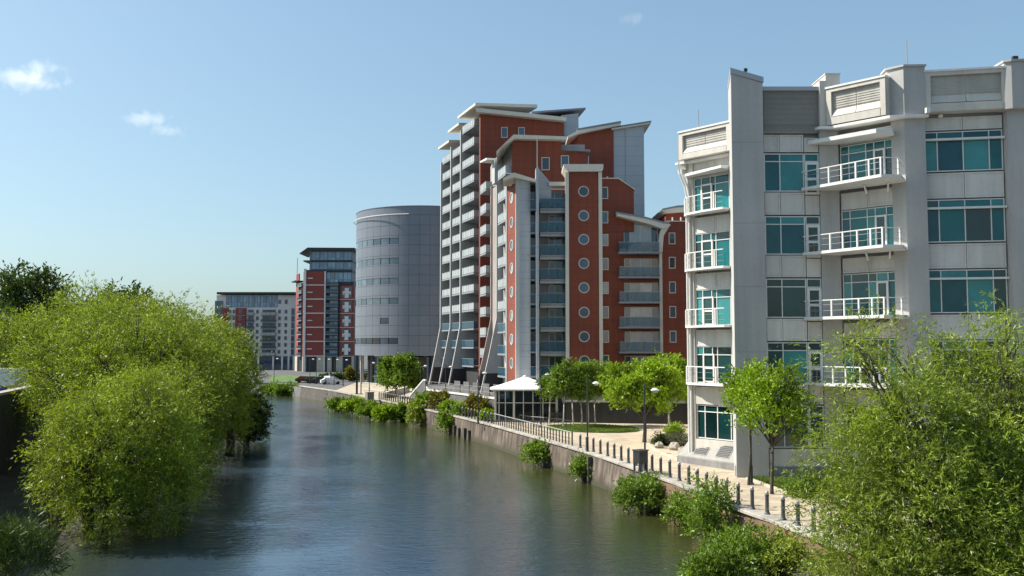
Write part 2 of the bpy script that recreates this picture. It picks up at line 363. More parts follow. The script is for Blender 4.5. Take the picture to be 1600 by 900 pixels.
wme = mesh('river_water', wv, wf, m_water); at_ = wme.attributes.new('silt_sky_mix', 'FLOAT', 'POINT'); at_.data.foreach_set('value', np.clip(silt_sky_mix, 0, 1).astype(np.float32))
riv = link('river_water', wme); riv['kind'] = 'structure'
# right bank ground: one sheet from the quay edge to the horizon
GZ = -1.9                                      # the ground falls away beyond the plaza
n_q = len(Q) - 2
near_pl = [Q[0] + Vector((3, -70, 0))] + Q[:n_q] + [Vector((-78, 232, 0)), Vector((9000, 232, 0)), Vector((9000, -70, 0))]
gv = [(p.x, p.y, 0.0) for p in near_pl]; nn_ = len(gv)
gv += [(-80, 258, GZ), (9000, 258, GZ), (-160, 264, GZ), (-500, 330, GZ), (-9000, 330, GZ), (-9000, 9000, GZ), (9000, 9000, GZ)]
gf = [tuple(range(nn_))[::-1], (nn_ - 3, nn_, nn_ + 1, nn_ - 2)[::-1], (nn_, nn_ + 2, nn_ + 3, nn_ + 4, nn_ + 5, nn_ + 6, nn_ + 1)[::-1]]
o = link('ground', mesh('ground', gv, gf, m_ground)); o['kind'] = 'structure'
# promenade paving
def paving_mat():
    m, nt, b = _nt('buff_paving'); N = nt.nodes; L = nt.links
    geo = N.new('ShaderNodeNewGeometry')
    mp = N.new('ShaderNodeMapping'); mp.inputs['Rotation'].default_value = (0, 0, 0.55); L.new(geo.outputs['Position'], mp.inputs[0])
    br = N.new('ShaderNodeTexBrick'); br.inputs['Scale'].default_value = 1.0; br.inputs['Brick Width'].default_value = 1.2; br.inputs['Row Height'].default_value = 0.9
    br.inputs['Mortar Size'].default_value = 0.025; br.inputs['Color1'].default_value = (0.48, 0.39, 0.28, 1); br.inputs['Color2'].default_value = (0.40, 0.325, 0.235, 1); br.inputs['Mortar'].default_value = (0.27, 0.225, 0.17, 1)
    L.new(mp.outputs[0], br.inputs['Vector'])
    n = N.new('ShaderNodeTexNoise'); n.inputs['Scale'].default_value = 0.45; n.inputs['Detail'].default_value = 7; L.new(geo.outputs['Position'], n.inputs['Vector'])
    mr = N.new('ShaderNodeMapRange'); mr.inputs['From Min'].default_value = .3; mr.inputs['From Max'].default_value = .7; mr.inputs['To Min'].default_value = 0.78; mr.inputs['To Max'].default_value = 1.12; L.new(n.outputs[0], mr.inputs['Value'])
    vm = N.new('ShaderNodeVectorMath'); vm.operation = 'SCALE'; L.new(br.outputs['Color'], vm.inputs[0]); L.new(mr.outputs[0], vm.inputs['Scale']); L.new(vm.outputs[0], b.inputs['Base Color'])
    b.inputs['Roughness'].default_value = 0.85
    return m
m_paving = paving_mat()
prom = [q_off(i, 0.55) for i in range(0, 15)] + [Vector(p) for p in [(-34, 205, 0), (-14, 205, 0), (-4, 150, 0), (28, 112, 0), (28, 60, 0), (24, 20, 0)]]
sheet('promenade_paving', prom, 0.004, m_paving)
# left bank: rises from the water to the foot of the old wall
lw = [Vector((-26.5, 20, 0)), Vector((-28.5, 44, 0)), Vector((-37, 72, 0)), Vector((-46, 104, 0)), Vector((-60, 146, 0)), Vector((-92, 190, 0)), Vector((-170, 245, 0)), Vector((-520, 310, 0))]
random.seed(3)
bv = []; bf = []
ln = [LB[0] + Vector((0, -60, 0))] + LB; wn_ = [Vector((-25, -55, 0)), Vector((-26, 5, 0))] + lw
def resample(pl, n):
    cum = [0]
    for i in range(1, len(pl)): cum.append(cum[-1] + (pl[i] - pl[i - 1]).length)
    out = []
    for k in range(n):
        s = cum[-1] * (k / (n - 1)) ** 1.6
        i = max(j for j in range(len(pl) - 1) if cum[j] <= s + 1e-6)
        out.append(pl[i].lerp(pl[i + 1], min(1, (s - cum[i]) / (cum[i + 1] - cum[i]))))
    return out
lr = resample(ln, 60); wr = resample(wn_, 60); NC = 7
for i in range(60):
    for j in range(NC):
        t = j / (NC - 1); p = lr[i].lerp(wr[i], t)
        bv.append((p.x + random.uniform(-.3, .3), p.y + random.uniform(-.4, .4), WATER - 0.5 + (2.1 * t ** 0.7 if j else 0) + random.uniform(-.15, .15)))
for i in range(59):
    for j in range(NC - 1):
        a = i * NC + j; bf.append((a, a + 1, a + NC + 1, a + NC)[::-1])
bank = link('river_bank', mesh('river_bank', bv, bf, m_soil, True)); bank['kind'] = 'structure'
# yard behind the old wall on the left
yard = [Vector((-27.3, -70, 0)), Vector((-26.9, 20, 0))] + [p + Vector((-0.4, 0, 0)) for p in lw[1:]] + [Vector((-9000, 318, 0)), Vector((-9000, -70, 0))]
sheet('yard_ground', yard, 3.6, m_ground)
# lawns
def oval(cx, cy, rx, ry, rot=0, n=28, jit=0.03):
    random.seed(int(cx * 10) + 5); out = []
    for k in range(n):
        t = 2 * math.pi * k / n; r = 1 + random.uniform(-jit, jit); x = rx * r * math.cos(t); y = ry * r * math.sin(t)
        out.append((cx + x * math.cos(rot) - y * math.sin(rot), cy + x * math.sin(rot) + y * math.cos(rot)))
    return out
LAWNS = []
def lawn(name, pts, h_=0.10):
    o = MB().prism([(p[0], p[1]) for p in pts], 0.0, h_).build(name, m_grass); o['kind'] = 'structure'; LAWNS.append((pts, h_)); return o
c1 = on_z(925, 671); lawn('oval_lawn', oval(c1.x, c1.y, 4.6, 3.4, -0.5), 0.16)
strip = [on_z(1172, 748), on_z(1290, 752), on_z(1340, 772), on_z(1235, 771)]
lawn('lawn_strip', [(p.x, p.y) for p in strip], 0.08)
# far lawn by the red tower: a grass slope
fl = [on_z(418, 597.5), on_z(512, 598), on_z(516, 592), at_y(505, 587.5, 224), at_y(425, 587.5, 224)]
o = MB().prism([(p.x, p.y) for p in fl], 0.003, [.1, .1, .45, .9, .9]).build('far_lawn', m_grass); o['kind'] = 'structure'
# ================================================================== QUAY WALL
def quay_face_mat():
    m, nt, b = _nt('quay_face'); N = nt.nodes; L = nt.links
    geo = N.new('ShaderNodeNewGeometry')
    mp = N.new('ShaderNodeMapping'); mp.inputs['Scale'].default_value = (1.6, 1.6, 0.25); L.new(geo.outputs['Position'], mp.inputs[0])
    a = N.new('ShaderNodeTexNoise'); a.inputs['Scale'].default_value = 1.0; a.inputs['Detail'].default_value = 9; a.inputs['Roughness'].default_value = 0.65; L.new(mp.outputs[0], a.inputs['Vector'])
    c = N.new('ShaderNodeTexNoise'); c.inputs['Scale'].default_value = 0.35; c.inputs['Detail'].default_value = 5; L.new(geo.outputs['Position'], c.inputs['Vector'])
    rp = N.new('ShaderNodeValToRGB'); e = rp.color_ramp.elements; e[0].position = 0.34; e[0].color = (0.045, 0.034, 0.026, 1); e[1].position = 0.68; e[1].color = (0.22, 0.18, 0.145, 1)
    k = e.new(0.5); k.color = (0.098, 0.074, 0.056, 1)
    ad = N.new('ShaderNodeMath'); ad.operation = 'MULTIPLY_ADD'; L.new(c.outputs[0], ad.inputs[0]); ad.inputs[1].default_value = 0.55; sb = N.new('ShaderNodeMath'); sb.operation = 'SUBTRACT'; L.new(ad.outputs[0], sb.inputs[0]); sb.inputs[1].default_value = 0.275
    L.new(a.outputs[0], ad.inputs[2]); L.new(sb.outputs[0], rp.inputs[0])
    # tide mark: dark and green close to the water
    sp = N.new('ShaderNodeSeparateXYZ'); L.new(geo.outputs['Position'], sp.inputs[0])
    wob = N.new('ShaderNodeMath'); wob.operation = 'MULTIPLY_ADD'; L.new(a.outputs[0], wob.inputs[0]); wob.inputs[1].default_value = -0.7; L.new(sp.outputs['Z'], wob.inputs[2])
    mr = N.new('ShaderNodeMapRange'); mr.inputs['From Min'].default_value = WATER - 0.2; mr.inputs['From Max'].default_value = WATER + 0.25; L.new(wob.outputs[0], mr.inputs['Value'])
    mx = N.new('ShaderNodeMix'); mx.data_type = 'RGBA'; L.new(mr.outputs[0], mx.inputs['Factor']); mx.inputs['A'].default_value = (0.05, 0.046, 0.026, 1); L.new(rp.outputs[0], mx.inputs['B'])
    L.new(mx.outputs['Result'], b.inputs['Base Color']); b.inputs['Roughness'].default_value = 0.85
    bp = N.new('ShaderNodeBump'); bp.inputs['Strength'].default_value = 0.6; bp.inputs['Distance'].default_value = 0.06; L.new(a.outputs[0], bp.inputs['Height']); L.new(bp.outputs[0], b.inputs['Normal'])
    return m
m_quay = quay_face_mat()
def brick_mat():
    m, nt, b = _nt('red_brickwork'); N = nt.nodes; L = nt.links
    geo = N.new('ShaderNodeNewGeometry'); sp = N.new('ShaderNodeSeparateXYZ'); L.new(geo.outputs['Position'], sp.inputs[0])
    cb = N.new('ShaderNodeCombineXYZ'); L.new(sp.outputs['Y'], cb.inputs[0]); L.new(sp.outputs['Z'], cb.inputs[1])
    br = N.new('ShaderNodeTexBrick'); br.inputs['Scale'].default_value = 1.0; br.inputs['Brick Width'].default_value = 0.30; br.inputs['Row Height'].default_value = 0.095; br.inputs['Mortar Size'].default_value = 0.012
    br.inputs['Color1'].default_value = (0.30, 0.11, 0.075, 1); br.inputs['Color2'].default_value = (0.20, 0.075, 0.055, 1); br.inputs['Mortar'].default_value = (0.22, 0.18, 0.15, 1); L.new(cb.outputs[0], br.inputs['Vector'])
    n = N.new('ShaderNodeTexNoise'); n.inputs['Scale'].default_value = 1.1; n.inputs['Detail'].default_value = 6; L.new(geo.outputs['Position'], n.inputs['Vector'])
    mr = N.new('ShaderNodeMapRange'); mr.inputs['From Min'].default_value = .35; mr.inputs['From Max'].default_value = .7; L.new(n.outputs[0], mr.inputs['Value'])
    mx = N.new('ShaderNodeMix'); mx.data_type = 'RGBA'; L.new(mr.outputs[0], mx.inputs['Factor']); L.new(br.outputs['Color'], mx.inputs['A']); mx.inputs['B'].default_value = (0.12, 0.09, 0.06, 1)
    L.new(mx.outputs['Result'], b.inputs['Base Color']); b.inputs['Roughness'].default_value = 0.9
    bp = N.new('ShaderNodeBump'); bp.inputs['Strength'].default_value = 0.5; bp.inputs['Distance'].default_value = 0.02; L.new(br.outputs['Fac'], bp.inputs['Height']); bp.invert = True; L.new(bp.outputs[0], b.inputs['Normal'])
    return m
m_brick = brick_mat()
qw = empty('quay_wall', Q[2], 'stained concrete and brick river wall with pale stone coping below the promenade', 'wall')
s_brick_end = q_of_px(1030)
s = 0.0; random.seed(8)
def wall_run(s0, s1, m, out_top, out_bot, ztop=-0.10):
    p0, d0 = qpt(s0); p1, d1 = qpt(s1); d = (p1 - p0).normalized(); n = Vector((-d.y, d.x, 0))
    c = lambda p, o, z: (p.x + n.x * o, p.y + n.y * o, z)
    v = [c(p0, -0.8, -3.2), c(p0, out_bot, -3.2), c(p1, out_bot, -3.2), c(p1, -0.8, -3.2), c(p0, -0.8, ztop), c(p0, out_top, ztop), c(p1, out_top, ztop), c(p1, -0.8, ztop)]
    return v
while s < qcum[15] - 2:
    st = 7.0 if s < s_brick_end else random.uniform(6.5, 9.0)
    e = min(s + st, qcum[15])
    if s < s_brick_end < e: e = s_brick_end
    far = s > q_of_px(590)
    MB().add(wall_run(s + 0.015, e - 0.015, m_quay, random.uniform(-.02, .05), 0.35 if s >= s_brick_end else 0.12), BOXF).build('wall_section', m_brick if s < s_brick_end else (m_timber if far else m_quay), qw)
    s = e
# joint filler behind the sections
for i in range(0, 17):
    d = (Q[i + 1] - Q[i]).normalized(); n = Vector((-d.y, d.x, 0))
    v = []
    for z in (-3.2, -0.12):
        for p, o in ((Q[i], -1.2), (Q[i], -0.15), (Q[i + 1], -0.15), (Q[i + 1], -1.2)): v.append((p.x + n.x * o, p.y + n.y * o, z))
    MB().add(v, BOXF).build('wall_core', m_plinth, qw)
s = 8.0; k = 0
stone_cache = {}
while s < qcum[15]:
    p, d = qpt(s + 0.62); yaw = math.atan2(d.y, d.x); L_ = 1.2 + 0.06 * ((k * 7) % 3 - 1)
    key = (k * 7) % 3
    if key not in stone_cache:
        mb = MB(); hw, t = L_ / 2 - .012, 0.02
        mb.add([(-hw, -.6, -.13), (hw, -.6, -.13), (hw, .14, -.13), (-hw, .14, -.13), (-hw, -.6, .022), (hw, -.6, .022), (hw, .14 - t, .022), (-hw, .14 - t, .022), (-hw, .14, .002), (hw, .14, .002)],
               [(0, 3, 2, 1), (4, 5, 6, 7), (0, 1, 5, 4), (7, 6, 9, 8), (8, 9, 2, 3), (1, 2, 9, 6, 5), (0, 4, 7, 8, 3)])
        stone_cache[key] = mesh('coping_stone', mb.v, mb.f, m_coping)
    link('coping_stone', stone_cache[key], qw, TR(p.x, p.y, random.uniform(0, .008), yaw + random.uniform(-.004, .004)))
    s += L_; k += 1
# old fender posts and dark slots on the face
for px, w_, z1 in ((926, 0.28, -0.2), (917, 0.2, -0.3), (738, 0.3, -1.1), (731, 0.3, -1.0), (722, .3, -1.15), (715, .3, -1.0), (1003, .1, -.4)):
    p, d = qpt(q_of_px(px)); n = Vector((-d.y, d.x, 0)); q = p + n * 0.32
    MB().box(-w_ / 2, w_ / 2, -.16, .16, -3.0, z1).build('fender_post', m_timber, qw, TR(q.x, q.y, 0, math.atan2(d.y, d.x)))
# ================================================================== OFFICE BUILDING (right)
office = empty('office_building', (18, 57, 0), 'pale concrete office building with teal glazing and white balconies', 'building')
A_, B_ = (12.1, 64.0), (14.75, 60.86)
PL_, PR_ = (13.66, 57.0), (15.62, 56.95)
C_, D_ = (15.62, 57.35), (20.4, 57.35)
E_ = (22.8, 54.8)
F_, G_ = (23.25, 54.3), (24.45, 54.25)
H_, I_ = (24.45, 54.62), (28.9, 53.75)
J_, K_ = (28.9, 53.4), (31.0, 53.0)
TOPZ = 21.55
# inner core, 0.4 m behind the cladding
core = [(12.6, 64.4), (15.3, 61.4), (14.2, 57.5), (15.4, 57.6), (15.8, 57.8), (20.75, 57.8), (23.3, 55.3), (24.4, 54.7), (24.8, 55.05), (28.9, 54.2), (30.9, 53.5), (35, 49.5), (60, 49), (60, 90), (19, 90)]
MB().prism(core, 0.0, TOPZ).build('wall', m_conc, office)
MB().prism([(12.3, 64.2), (14.6, 61.4), (14.6, 57.3), (20.6, 57.3), (23.2, 54.9), (30.9, 53.6), (40, 52), (40, 80), (18, 80)], TOPZ + .003, TOPZ + 0.25).build('roof', m_rooftop, office)
FL = [17.55, 13.55, 9.6, 5.62]            # upper floors; ground floor handled apart
def teal(p=0.35):
    def g(i, j): r = random.random(); return m_tealdk if r < p else (m_tealblind if r > .8 else m_teal)
    return g
random.seed(21)
def panel(fa, a0, a1, z0, z1, b=0.0):
    """spandrel panel: a sheet with a raised border"""
    key = ('panel', round(a1 - a0, 2), round(z1 - z0, 2))
    if key not in _wins:
        w, h_ = (a1 - a0) / 2 - .015, (z1 - z0) / 2 - .015; t = .09; m = MB()
        m.box(-w, w, 0.03, .12, -h_, h_)
        m.box(-w, w, -.02, .028, -h_, -h_ + t).box(-w, w, -.02, .028, h_ - t, h_).box(-w, -w + t, -.02, .028, -h_ + t, h_ - t).box(w - t, w, -.02, .028, -h_ + t, h_ - t)
        _wins[key] = mesh('spandrel_panel', m.v, m.f, m_panel)
    link('spandrel_panel', _wins[key], office, fa.M((a0 + a1) / 2, b - .1, (z0 + z1) / 2))
def balcony(pts, z, rails, posts, fas=0.26, rh=1.08, brackets=()):
    """slab with white fascia, thick posts, top rail and two wires"""
    b = MB().prism(pts, z - fas, z).build('balcony', m_white, office)
    MB().tube([(x, y, z + rh) for x, y in rails], 0.034, 6).build('handrail', m_white, b)
    for dz in (.36, .72): MB().tube([(x, y, z + dz) for x, y in rails], 0.012, 4).build('rail_wire', m_railm, b)
    for x, y, w_ in posts: link('post', box_mesh(w_, w_, rh, m_white), b, TR(x, y, z + rh / 2 + .002, .6))
    for q0, q1 in brackets: MB().tube([q0, q1], [.09, .05], 4).build('bracket', m_white, b)
    return b
# ---- facet 1 (left, sunlit)
f1 = Fa(A_, B_); L1 = f1.L
a0, a1 = 0.62, L1 - 0.05
fbox('pier', office, f1, 0, a0 - .02, -.6, 0.02, 0, TOPZ, m_conc)
Z1 = [17.05, 13.2, 9.35, 5.5]
for k, zf in enumerate(Z1):
    window(office, f1, a0, a1, zf, zf + 2.45, cols=(.18, .40, .52, .85), rows=(.77,), b=-.2, fr=m_white, gl=teal(.1 if k < 3 else .8), t=.05)
    ad = a0 + .18 * (a1 - a0)
    window(office, f1, ad, ad + .95, zf + .02, zf + 1.95, rows=(.5,), b=-.12, fr=m_white, gl=m_tealdk, t=.11, name='door')
    top = (Z1[k - 1] if k else 20.75)
    zz = zf + 2.45
    mid = (a0 + a1) / 2
    if k: zz2 = top - .28
    else: zz2 = 20.7
    panel(f1, a0, mid, zz, zz2); panel(f1, mid, a1, zz, zz2)
    bp = [f1.p(.0, 0.03), f1.p(.05, .3), f1.p(.6, .72), f1.p(2.2, 1.1), f1.p(L1 - .1, 1.25), f1.p(L1 - .1, 0.03)]
    rl = [f1.p(.03, .06), f1.p(.1, .28), f1.p(.62, .66), f1.p(2.2, 1.04), f1.p(L1 - .15, 1.18)]
    ps = [(*f1.p(a, bb).xy, .075) for a, bb in ((.1, .27), (.62, .64), (1.4, .84), (2.2, 1.02), (3.2, 1.1))]
    balcony([(p.x, p.y) for p in bp], zf, [(p.x, p.y) for p in rl], ps, fas=.14, brackets=[(f1.p(.25, .05, zf - .55), f1.p(.4, .5, zf - .15))])
fbox('spandrel', office, f1, a0, a1, -.35, -.02, 4.05, 5.2, m_conc)
window(office, f1, a0, a1, 1.75, 4.0, cols=(.2, .5, .82), rows=(.8,), b=-.2, fr=m_white, gl=m_tealdk, t=.06)
fbox('spandrel', office, f1, a0, a1, -.35, .02, 0, 1.7, m_conc)
aw = [f1.p(.1, .03), f1.p(.4, .6), f1.p(L1 - .1, 1.35), f1.p(L1 - .1, .03)]
MB().prism([(p.x, p.y) for p in aw], 19.62, [19.95, 19.78, 19.78, 19.95]).build('awning', m_white, office)
# parapet of facet 1 and its return round the corner
def parapet(fa, a0, a1, z0, z1, bo, n=2):
    fbox('parapet', office, fa, a0, a1, -.5, bo - .22, z0, z1 - .12, m_conc)
    fbox('parapet_coping', office, fa, a0 - .05, a1 + .05, -.5, bo + .06, z1 - .117, z1, m_white)
    w = .16; H_ = z1 - .12 - z0; zm = z0 + H_ * .42
    fbox('parapet_frame', office, fa, a0, a0 + w * 2, bo - .217, bo, z0, z1 - .12, m_conc)
    fbox('parapet_frame', office, fa, a1 - w * 2, a1, bo - .217, bo, z0, z1 - .12, m_conc)
    fbox('parapet_frame', office, fa, a0 + w * 2 + .003, a1 - w * 2 - .003, bo - .217, bo, z1 - .12 - w * 1.4, z1 - .123, m_conc)
    fbox('parapet_frame', office, fa, a0 + w * 2 + .003, a1 - w * 2 - .003, bo - .217, bo + .02, z0, z0 + H_ * .2, m_conc)
    step = (a1 - a0 - 4 * w) / n
    for i in range(n):
        x0 = a0 + 2 * w + i * step + .02; x1 = x0 + step - .04
        # sloping ledge that catches the light, dark louvre above it
        m = MB(); L_ = x1 - x0
        m.add([(-L_ / 2, 0, 0), (L_ / 2, 0, 0), (L_ / 2, -.20, -H_ * .2), (-L_ / 2, -.20, -H_ * .2), (-L_ / 2, .02, -H_ * .2), (L_ / 2, .02, -H_ * .2)], [(0, 3, 2, 1), (3, 4, 5, 2), (0, 1, 5, 4), (0, 4, 3), (1, 2, 5)])
        m.build('ledge', m_conc, office, fa.M((x0 + x1) / 2, bo - .215, zm))
        z = zm + .03; top = z1 - .12 - w * 1.4 - .03
        lv = fbox('louvre', office, fa, x0, x1, bo - .216, bo - .19, z, top, m_louvrelt)
        nb = max(3, int((top - z) / .14))
        for j in range(nb):
            zz = z + (j + .5) * (top - z) / nb
            fbox('slat', lv, fa, x0 + .02, x1 - .02, bo - .188, bo - .165, zz - .02, zz + .02, m_louvrelt)
parapet(f1, 0.1, L1 + .3, 20.78, 22.75, 0.85)
fr_ = Fa((12.7, 66.5), (11.6, 63.9))
fbox('parapet', office, fr_, 0, fr_.L, -.5, .05, 20.2, 22.4, m_conc)
fbox('string_course', office, f1, -.6, L1 + .2, .0, .42, 20.58, 20.74, m_white)
# rain pipes at the left corner
for off in (.12, .34):
    q = f1.p(off, .12)
    MB().tube([(q.x - .5, q.y + .1, 20.2), (q.x - .45, q.y + .05, 19.9), (q.x - .1, q.y, 19.0), (q.x, q.y, 18.4), (q.x, q.y, 0.2)], .07, 7).build('rain_pipe', m_white, office)
# ---- big fin pier
pier = [PL_, PR_, (15.62, 57.6), (15.4, 60.6), (14.6, 61.0), (13.75, 58.0)]
zl, zr = zat(106, 57), zat(121, 57)
MB().prism([(PL_[0], PL_[1]), (PR_[0], PR_[1]), (PR_[0], 60.9), (14.4, 60.9)], 0.003, [zl - .35, zr - .35, zr - .35, zl - .35]).build('pier', m_pier, office)
MB().add([(PL_[0] - .05, 56.93, zl - .34), (PR_[0] + .05, 56.88, zr - .34), (PR_[0] + .05, 60.95, zr - .34), (14.38, 60.95, zl - .34), (PL_[0] - .05, 56.93, zl), (PR_[0] + .05, 56.88, zr), (PR_[0] + .05, 60.95, zr), (14.38, 60.95, zl)], BOXF).build('pier_coping', m_clad, office)
fp_ = Fa(PL_, PR_)
for z in (20.6, 15.55, 11.6, 7.6, 3.6): fbox('panel_joint', office, fp_, .02, fp_.L - .02, -.02, .006, z, z + .03, m_louvre)
# ---- facet 2 (frontal) 
f2 = Fa(C_, D_); ax = lambda px: f2.a_px(px)
w0, w1, dr, en = ax(1198.5), ax(1261.5), ax(1285), f2.L
wm = ax(1223.5)
FZ2 = [(17.6, 20.0), (13.65, 16.05), (9.72, 12.15), (5.8, 8.2), (1.75, 4.3)]
for k, (z0, z1) in enumerate(FZ2):
    window(office, f2, w0, w1, z0, z1, cols=((wm - w0) / (w1 - w0),), rows=(.79,), b=-.2, fr=m_white, gl=teal((.0, .1, .95, .9, 1)[k]), t=.06)
    if k < 4:
        window(office, f2, w1 + .03, dr, z0 - .2, z0 + 1.85, rows=(.48,), b=-.14, fr=m_white, gl=teal((.2, 1, 1, 1)[k]), t=.16, name='door')
        window(office, f2, w1 + .03, dr, z0 + 1.87, z1, b=-.2, fr=m_white, gl=teal((.0, .9, 1, 1)[k]), t=.06)
    else: window(office, f2, w1 + .03, dr, z0, z1, rows=(.79,), b=-.2, fr=m_white, gl=m_tealdk, t=.06)
    fbox('wall', office, f2, dr + .02, en, -.45, 0, (FZ2[k + 1][1] if k < 4 else 0.003) + .001, (FZ2[k - 1][0] - .003 if k else 21.4), m_pier) if k in (0,) else None
    ztop = 21.2 if k == 0 else FZ2[k - 1][0] - .05
    panel(f2, w0, wm, z1 + .08, ztop); panel(f2, wm, w1, z1 + .08, ztop); panel(f2, w1 + .03, dr, z1 + .08, ztop - .2)
fbox('wall', office, f2, dr + .025, en, -.45, 0.003, 0.003, 16.04, m_pier)
fbox('spandrel', office, f2, w0, en, -.45, .05, 0.003, 1.68, m_conc)
fbox('plinth', office, f2, -1.9, en, -.4, .12, 0, .62, m_plinth)
# louvred top screen
lz0, lz1 = 21.25, zat(137, 57.2)
ls = fbox('louvre', office, f2, w0 - .02, ax(1284), -.1, .05, lz0, lz1 - .2, m_louvre)
n = 34
for j in range(n):
    zz = lz0 + (j + .5) * (lz1 - .2 - lz0) / n
    fbox('slat', ls, f2, w0, ax(1284) - .02, .052, .09, zz - .025, zz + .025, m_louvre)
MB().box(w0 - .1, ax(1284) + .1, -.25, .3, lz1 - .197, lz1 + .05).build('parapet_coping', m_clad, office, f2.M(0, 0, 0))
fbox('pier', office, f2, ax(1285), ax(1300), -1.2, .35, 21.4, zat(126, 57), m_conc)
fbox('pier', office, f2, ax(1302), ax(1325), -3.0, -.5, 21.4, zat(121, 58.5), m_conc)
fbox('pier_coping', office, f2, ax(1301), ax(1326), -3.05, -.45, zat(121, 58.5) + .003, zat(119, 58.5), m_conc)
# ---- facet 3 (angled, sunlit)
f3 = Fa(D_, E_); L3 = f3.L
FZ3 = [(17.75, 20.4), (13.7, 16.35), (9.7, 12.4), (5.62, 8.4), (1.75, 4.3)]
for k, (z0, z1) in enumerate(FZ3):
    window(office, f3, 0.05, L3 - .02, z0 + .03, z1, cols=(.16, .48, .63, .83), rows=(.8,), b=-.2, fr=m_white, gl=teal((.1, .05, .3, .8, 1)[k]), t=.05)
    if k < 4: window(office, f3, L3 * .63, L3 * .63 + .72, z0 + .05, z0 + 2.15, b=-.12, fr=m_white, gl=m_tealdk, t=.11, name='door')
    ztop = 21.2 if k == 0 else FZ3[k - 1][0] - .3
    panel(f3, .05, L3 / 2, z1 + .04, ztop); panel(f3, L3 / 2, L3, z1 + .04, ztop)
    if k < 4:
        zf = (17.8, 13.75, 9.75, 5.75)[k]
        pts = [(18.02, 57.3), (21.1, 52.55), (22.3, 52.7), (23.2, 54.25), (22.85, 54.7), (20.4, 57.3)]
        rl = [(18.05, 57.25), (21.13, 52.64), (22.25, 52.78), (23.1, 54.2)]
        ps = []
        for t in (.36, .52, .70, .86, 1.0): ps.append((18.05 + (21.13 - 18.05) * t, 57.25 + (52.64 - 57.25) * t, .085))
        ps.append((22.2, 52.8, .085))
        balcony(pts, zf, rl, ps, fas=.17, rh=.98, brackets=[((21.6, 56.05, zf - .55), (21.0, 54.9, zf - .18)), ((22.5, 55.1, zf - .55), (22.1, 54.0, zf - .18))])
fbox('spandrel', office, f3, 0.05, L3, -.4, .03, 0.003, 1.7, m_conc)
MB().prism([(18.5, 57.3), (18.7, 56.95), (21.45, 54.0), (22.4, 54.0), (22.85, 54.7), (20.4, 57.3)], 20.52, [20.8, 20.76, 20.76, 20.76, 20.8, 20.82]).build('awning', m_white, office)
f3b = Fa((20.15, 57.35), (22.55, 54.8))
parapet(f3b, -.1, f3b.L + .15, 21.65, 24.05, 0.72)
MB().prism([(18.9, 57.35), (19.0, 56.9), (19.75, 56.75), (22.3, 54.05), (23.15, 53.85), (24.5, 53.8), (24.5, 54.3), (22.8, 54.9), (20.4, 57.35)], 21.42, 21.58).build('string_course', m_white, office)
# ---- column between facets 3 and 4
ct = zat(106, 54.2)
MB().prism([(22.7, 54.9), (23.25, 54.3), (24.45, 54.22), (24.45, 55.2), (22.9, 55.4)], 0.003, 21.40).build('pier', m_pier, office)
MB().prism([(22.45, 54.75), (23.15, 54.0), (24.4, 53.95), (24.4, 55.6), (22.6, 55.7)], 21.59, ct).build('pier', m_pier, office)
MB().prism([(22.35, 54.7), (23.12, 53.9), (24.46, 53.85), (24.46, 55.7), (22.5, 55.8)], ct + .003, ct + .12).build('pier_coping', m_pier, office)
MB().box(-.12, .12, -.12, .12, 0, .3).build('flood_lamp', m_white, office, TR(24.35, 53.6, 21.6))
# ---- facet 4 (frontal, right)
f4 = Fa(H_, I_); L4 = f4.L
FZ4 = [(zat(267, 54.3), zat(204.5, 54.3)), (zat(378, 54.3), zat(311, 54.3)), (zat(489, 54.3), zat(421, 54.3)), (zat(600, 54.3), zat(532, 54.3)), (1.6, 4.35)]
for k, (z0, z1) in enumerate(FZ4):
    window(office, f4, .1, L4 - .1, z0, z1, cols=(.17, .5, .83), rows=(.79,), b=-.22, fr=m_white, gl=teal((.15, .25, .1, .7, 1)[k]), t=.06)
    zt = z0 + .79 * (z1 - z0)
    fbox('shade_bar', office, f4, .04, L4 - .04, -.12, .12, zt - .06, zt + .06, m_white)
    ztop = 21.55 if k == 0 else FZ4[k - 1][0] - .08
    panel(f4, .1, L4 / 2, z1 + .06, ztop); panel(f4, L4 / 2, L4 - .1, z1 + .06, ztop)
fbox('spandrel', office, f4, 0, L4, -.4, .03, 0.003, 1.55, m_conc)
parapet(Fa((24.6, 54.5), (28.75, 53.65)), -.1, 4.4, 21.75, zat(107, 53.6), 0.55)
# lamp bracket over the window, as in the photo
q = f4.p(1.0, .15, 21.6); MB().lathe([(.13, -.1), (.16, 0), (.1, .12)], 8).build('flood_lamp', m_white, office, TR(q.x, q.y, q.z))
# ---- right pier
MB().prism([J_, K_, (31.2, 54.2), (28.9, 54.4)], 0.003, 21.7).build('pier', m_pier, office)
zt = zat(97, 53.0)
MB().prism([(28.62, 53.1), (28.95, 52.9), (31.1, 52.6), (31.3, 54.5), (28.7, 54.7)], 21.703, zt).build('pier', m_pier, office)
MB().prism([(28.55, 53.05), (28.9, 52.8), (31.2, 52.5), (31.4, 54.6), (28.6, 54.8)], zt + .003, zt + .12).build('pier_coping', m_pier, office)
f5 = Fa((31.0, 53.1), (35.0, 49.4))
for k, (z0, z1) in enumerate(FZ3): window(office, f5, .3, f5.L - .2, z0, z1, cols=(.2, .5, .8), rows=(.8,), b=.3, fr=m_white, gl=teal(.4), t=.06)
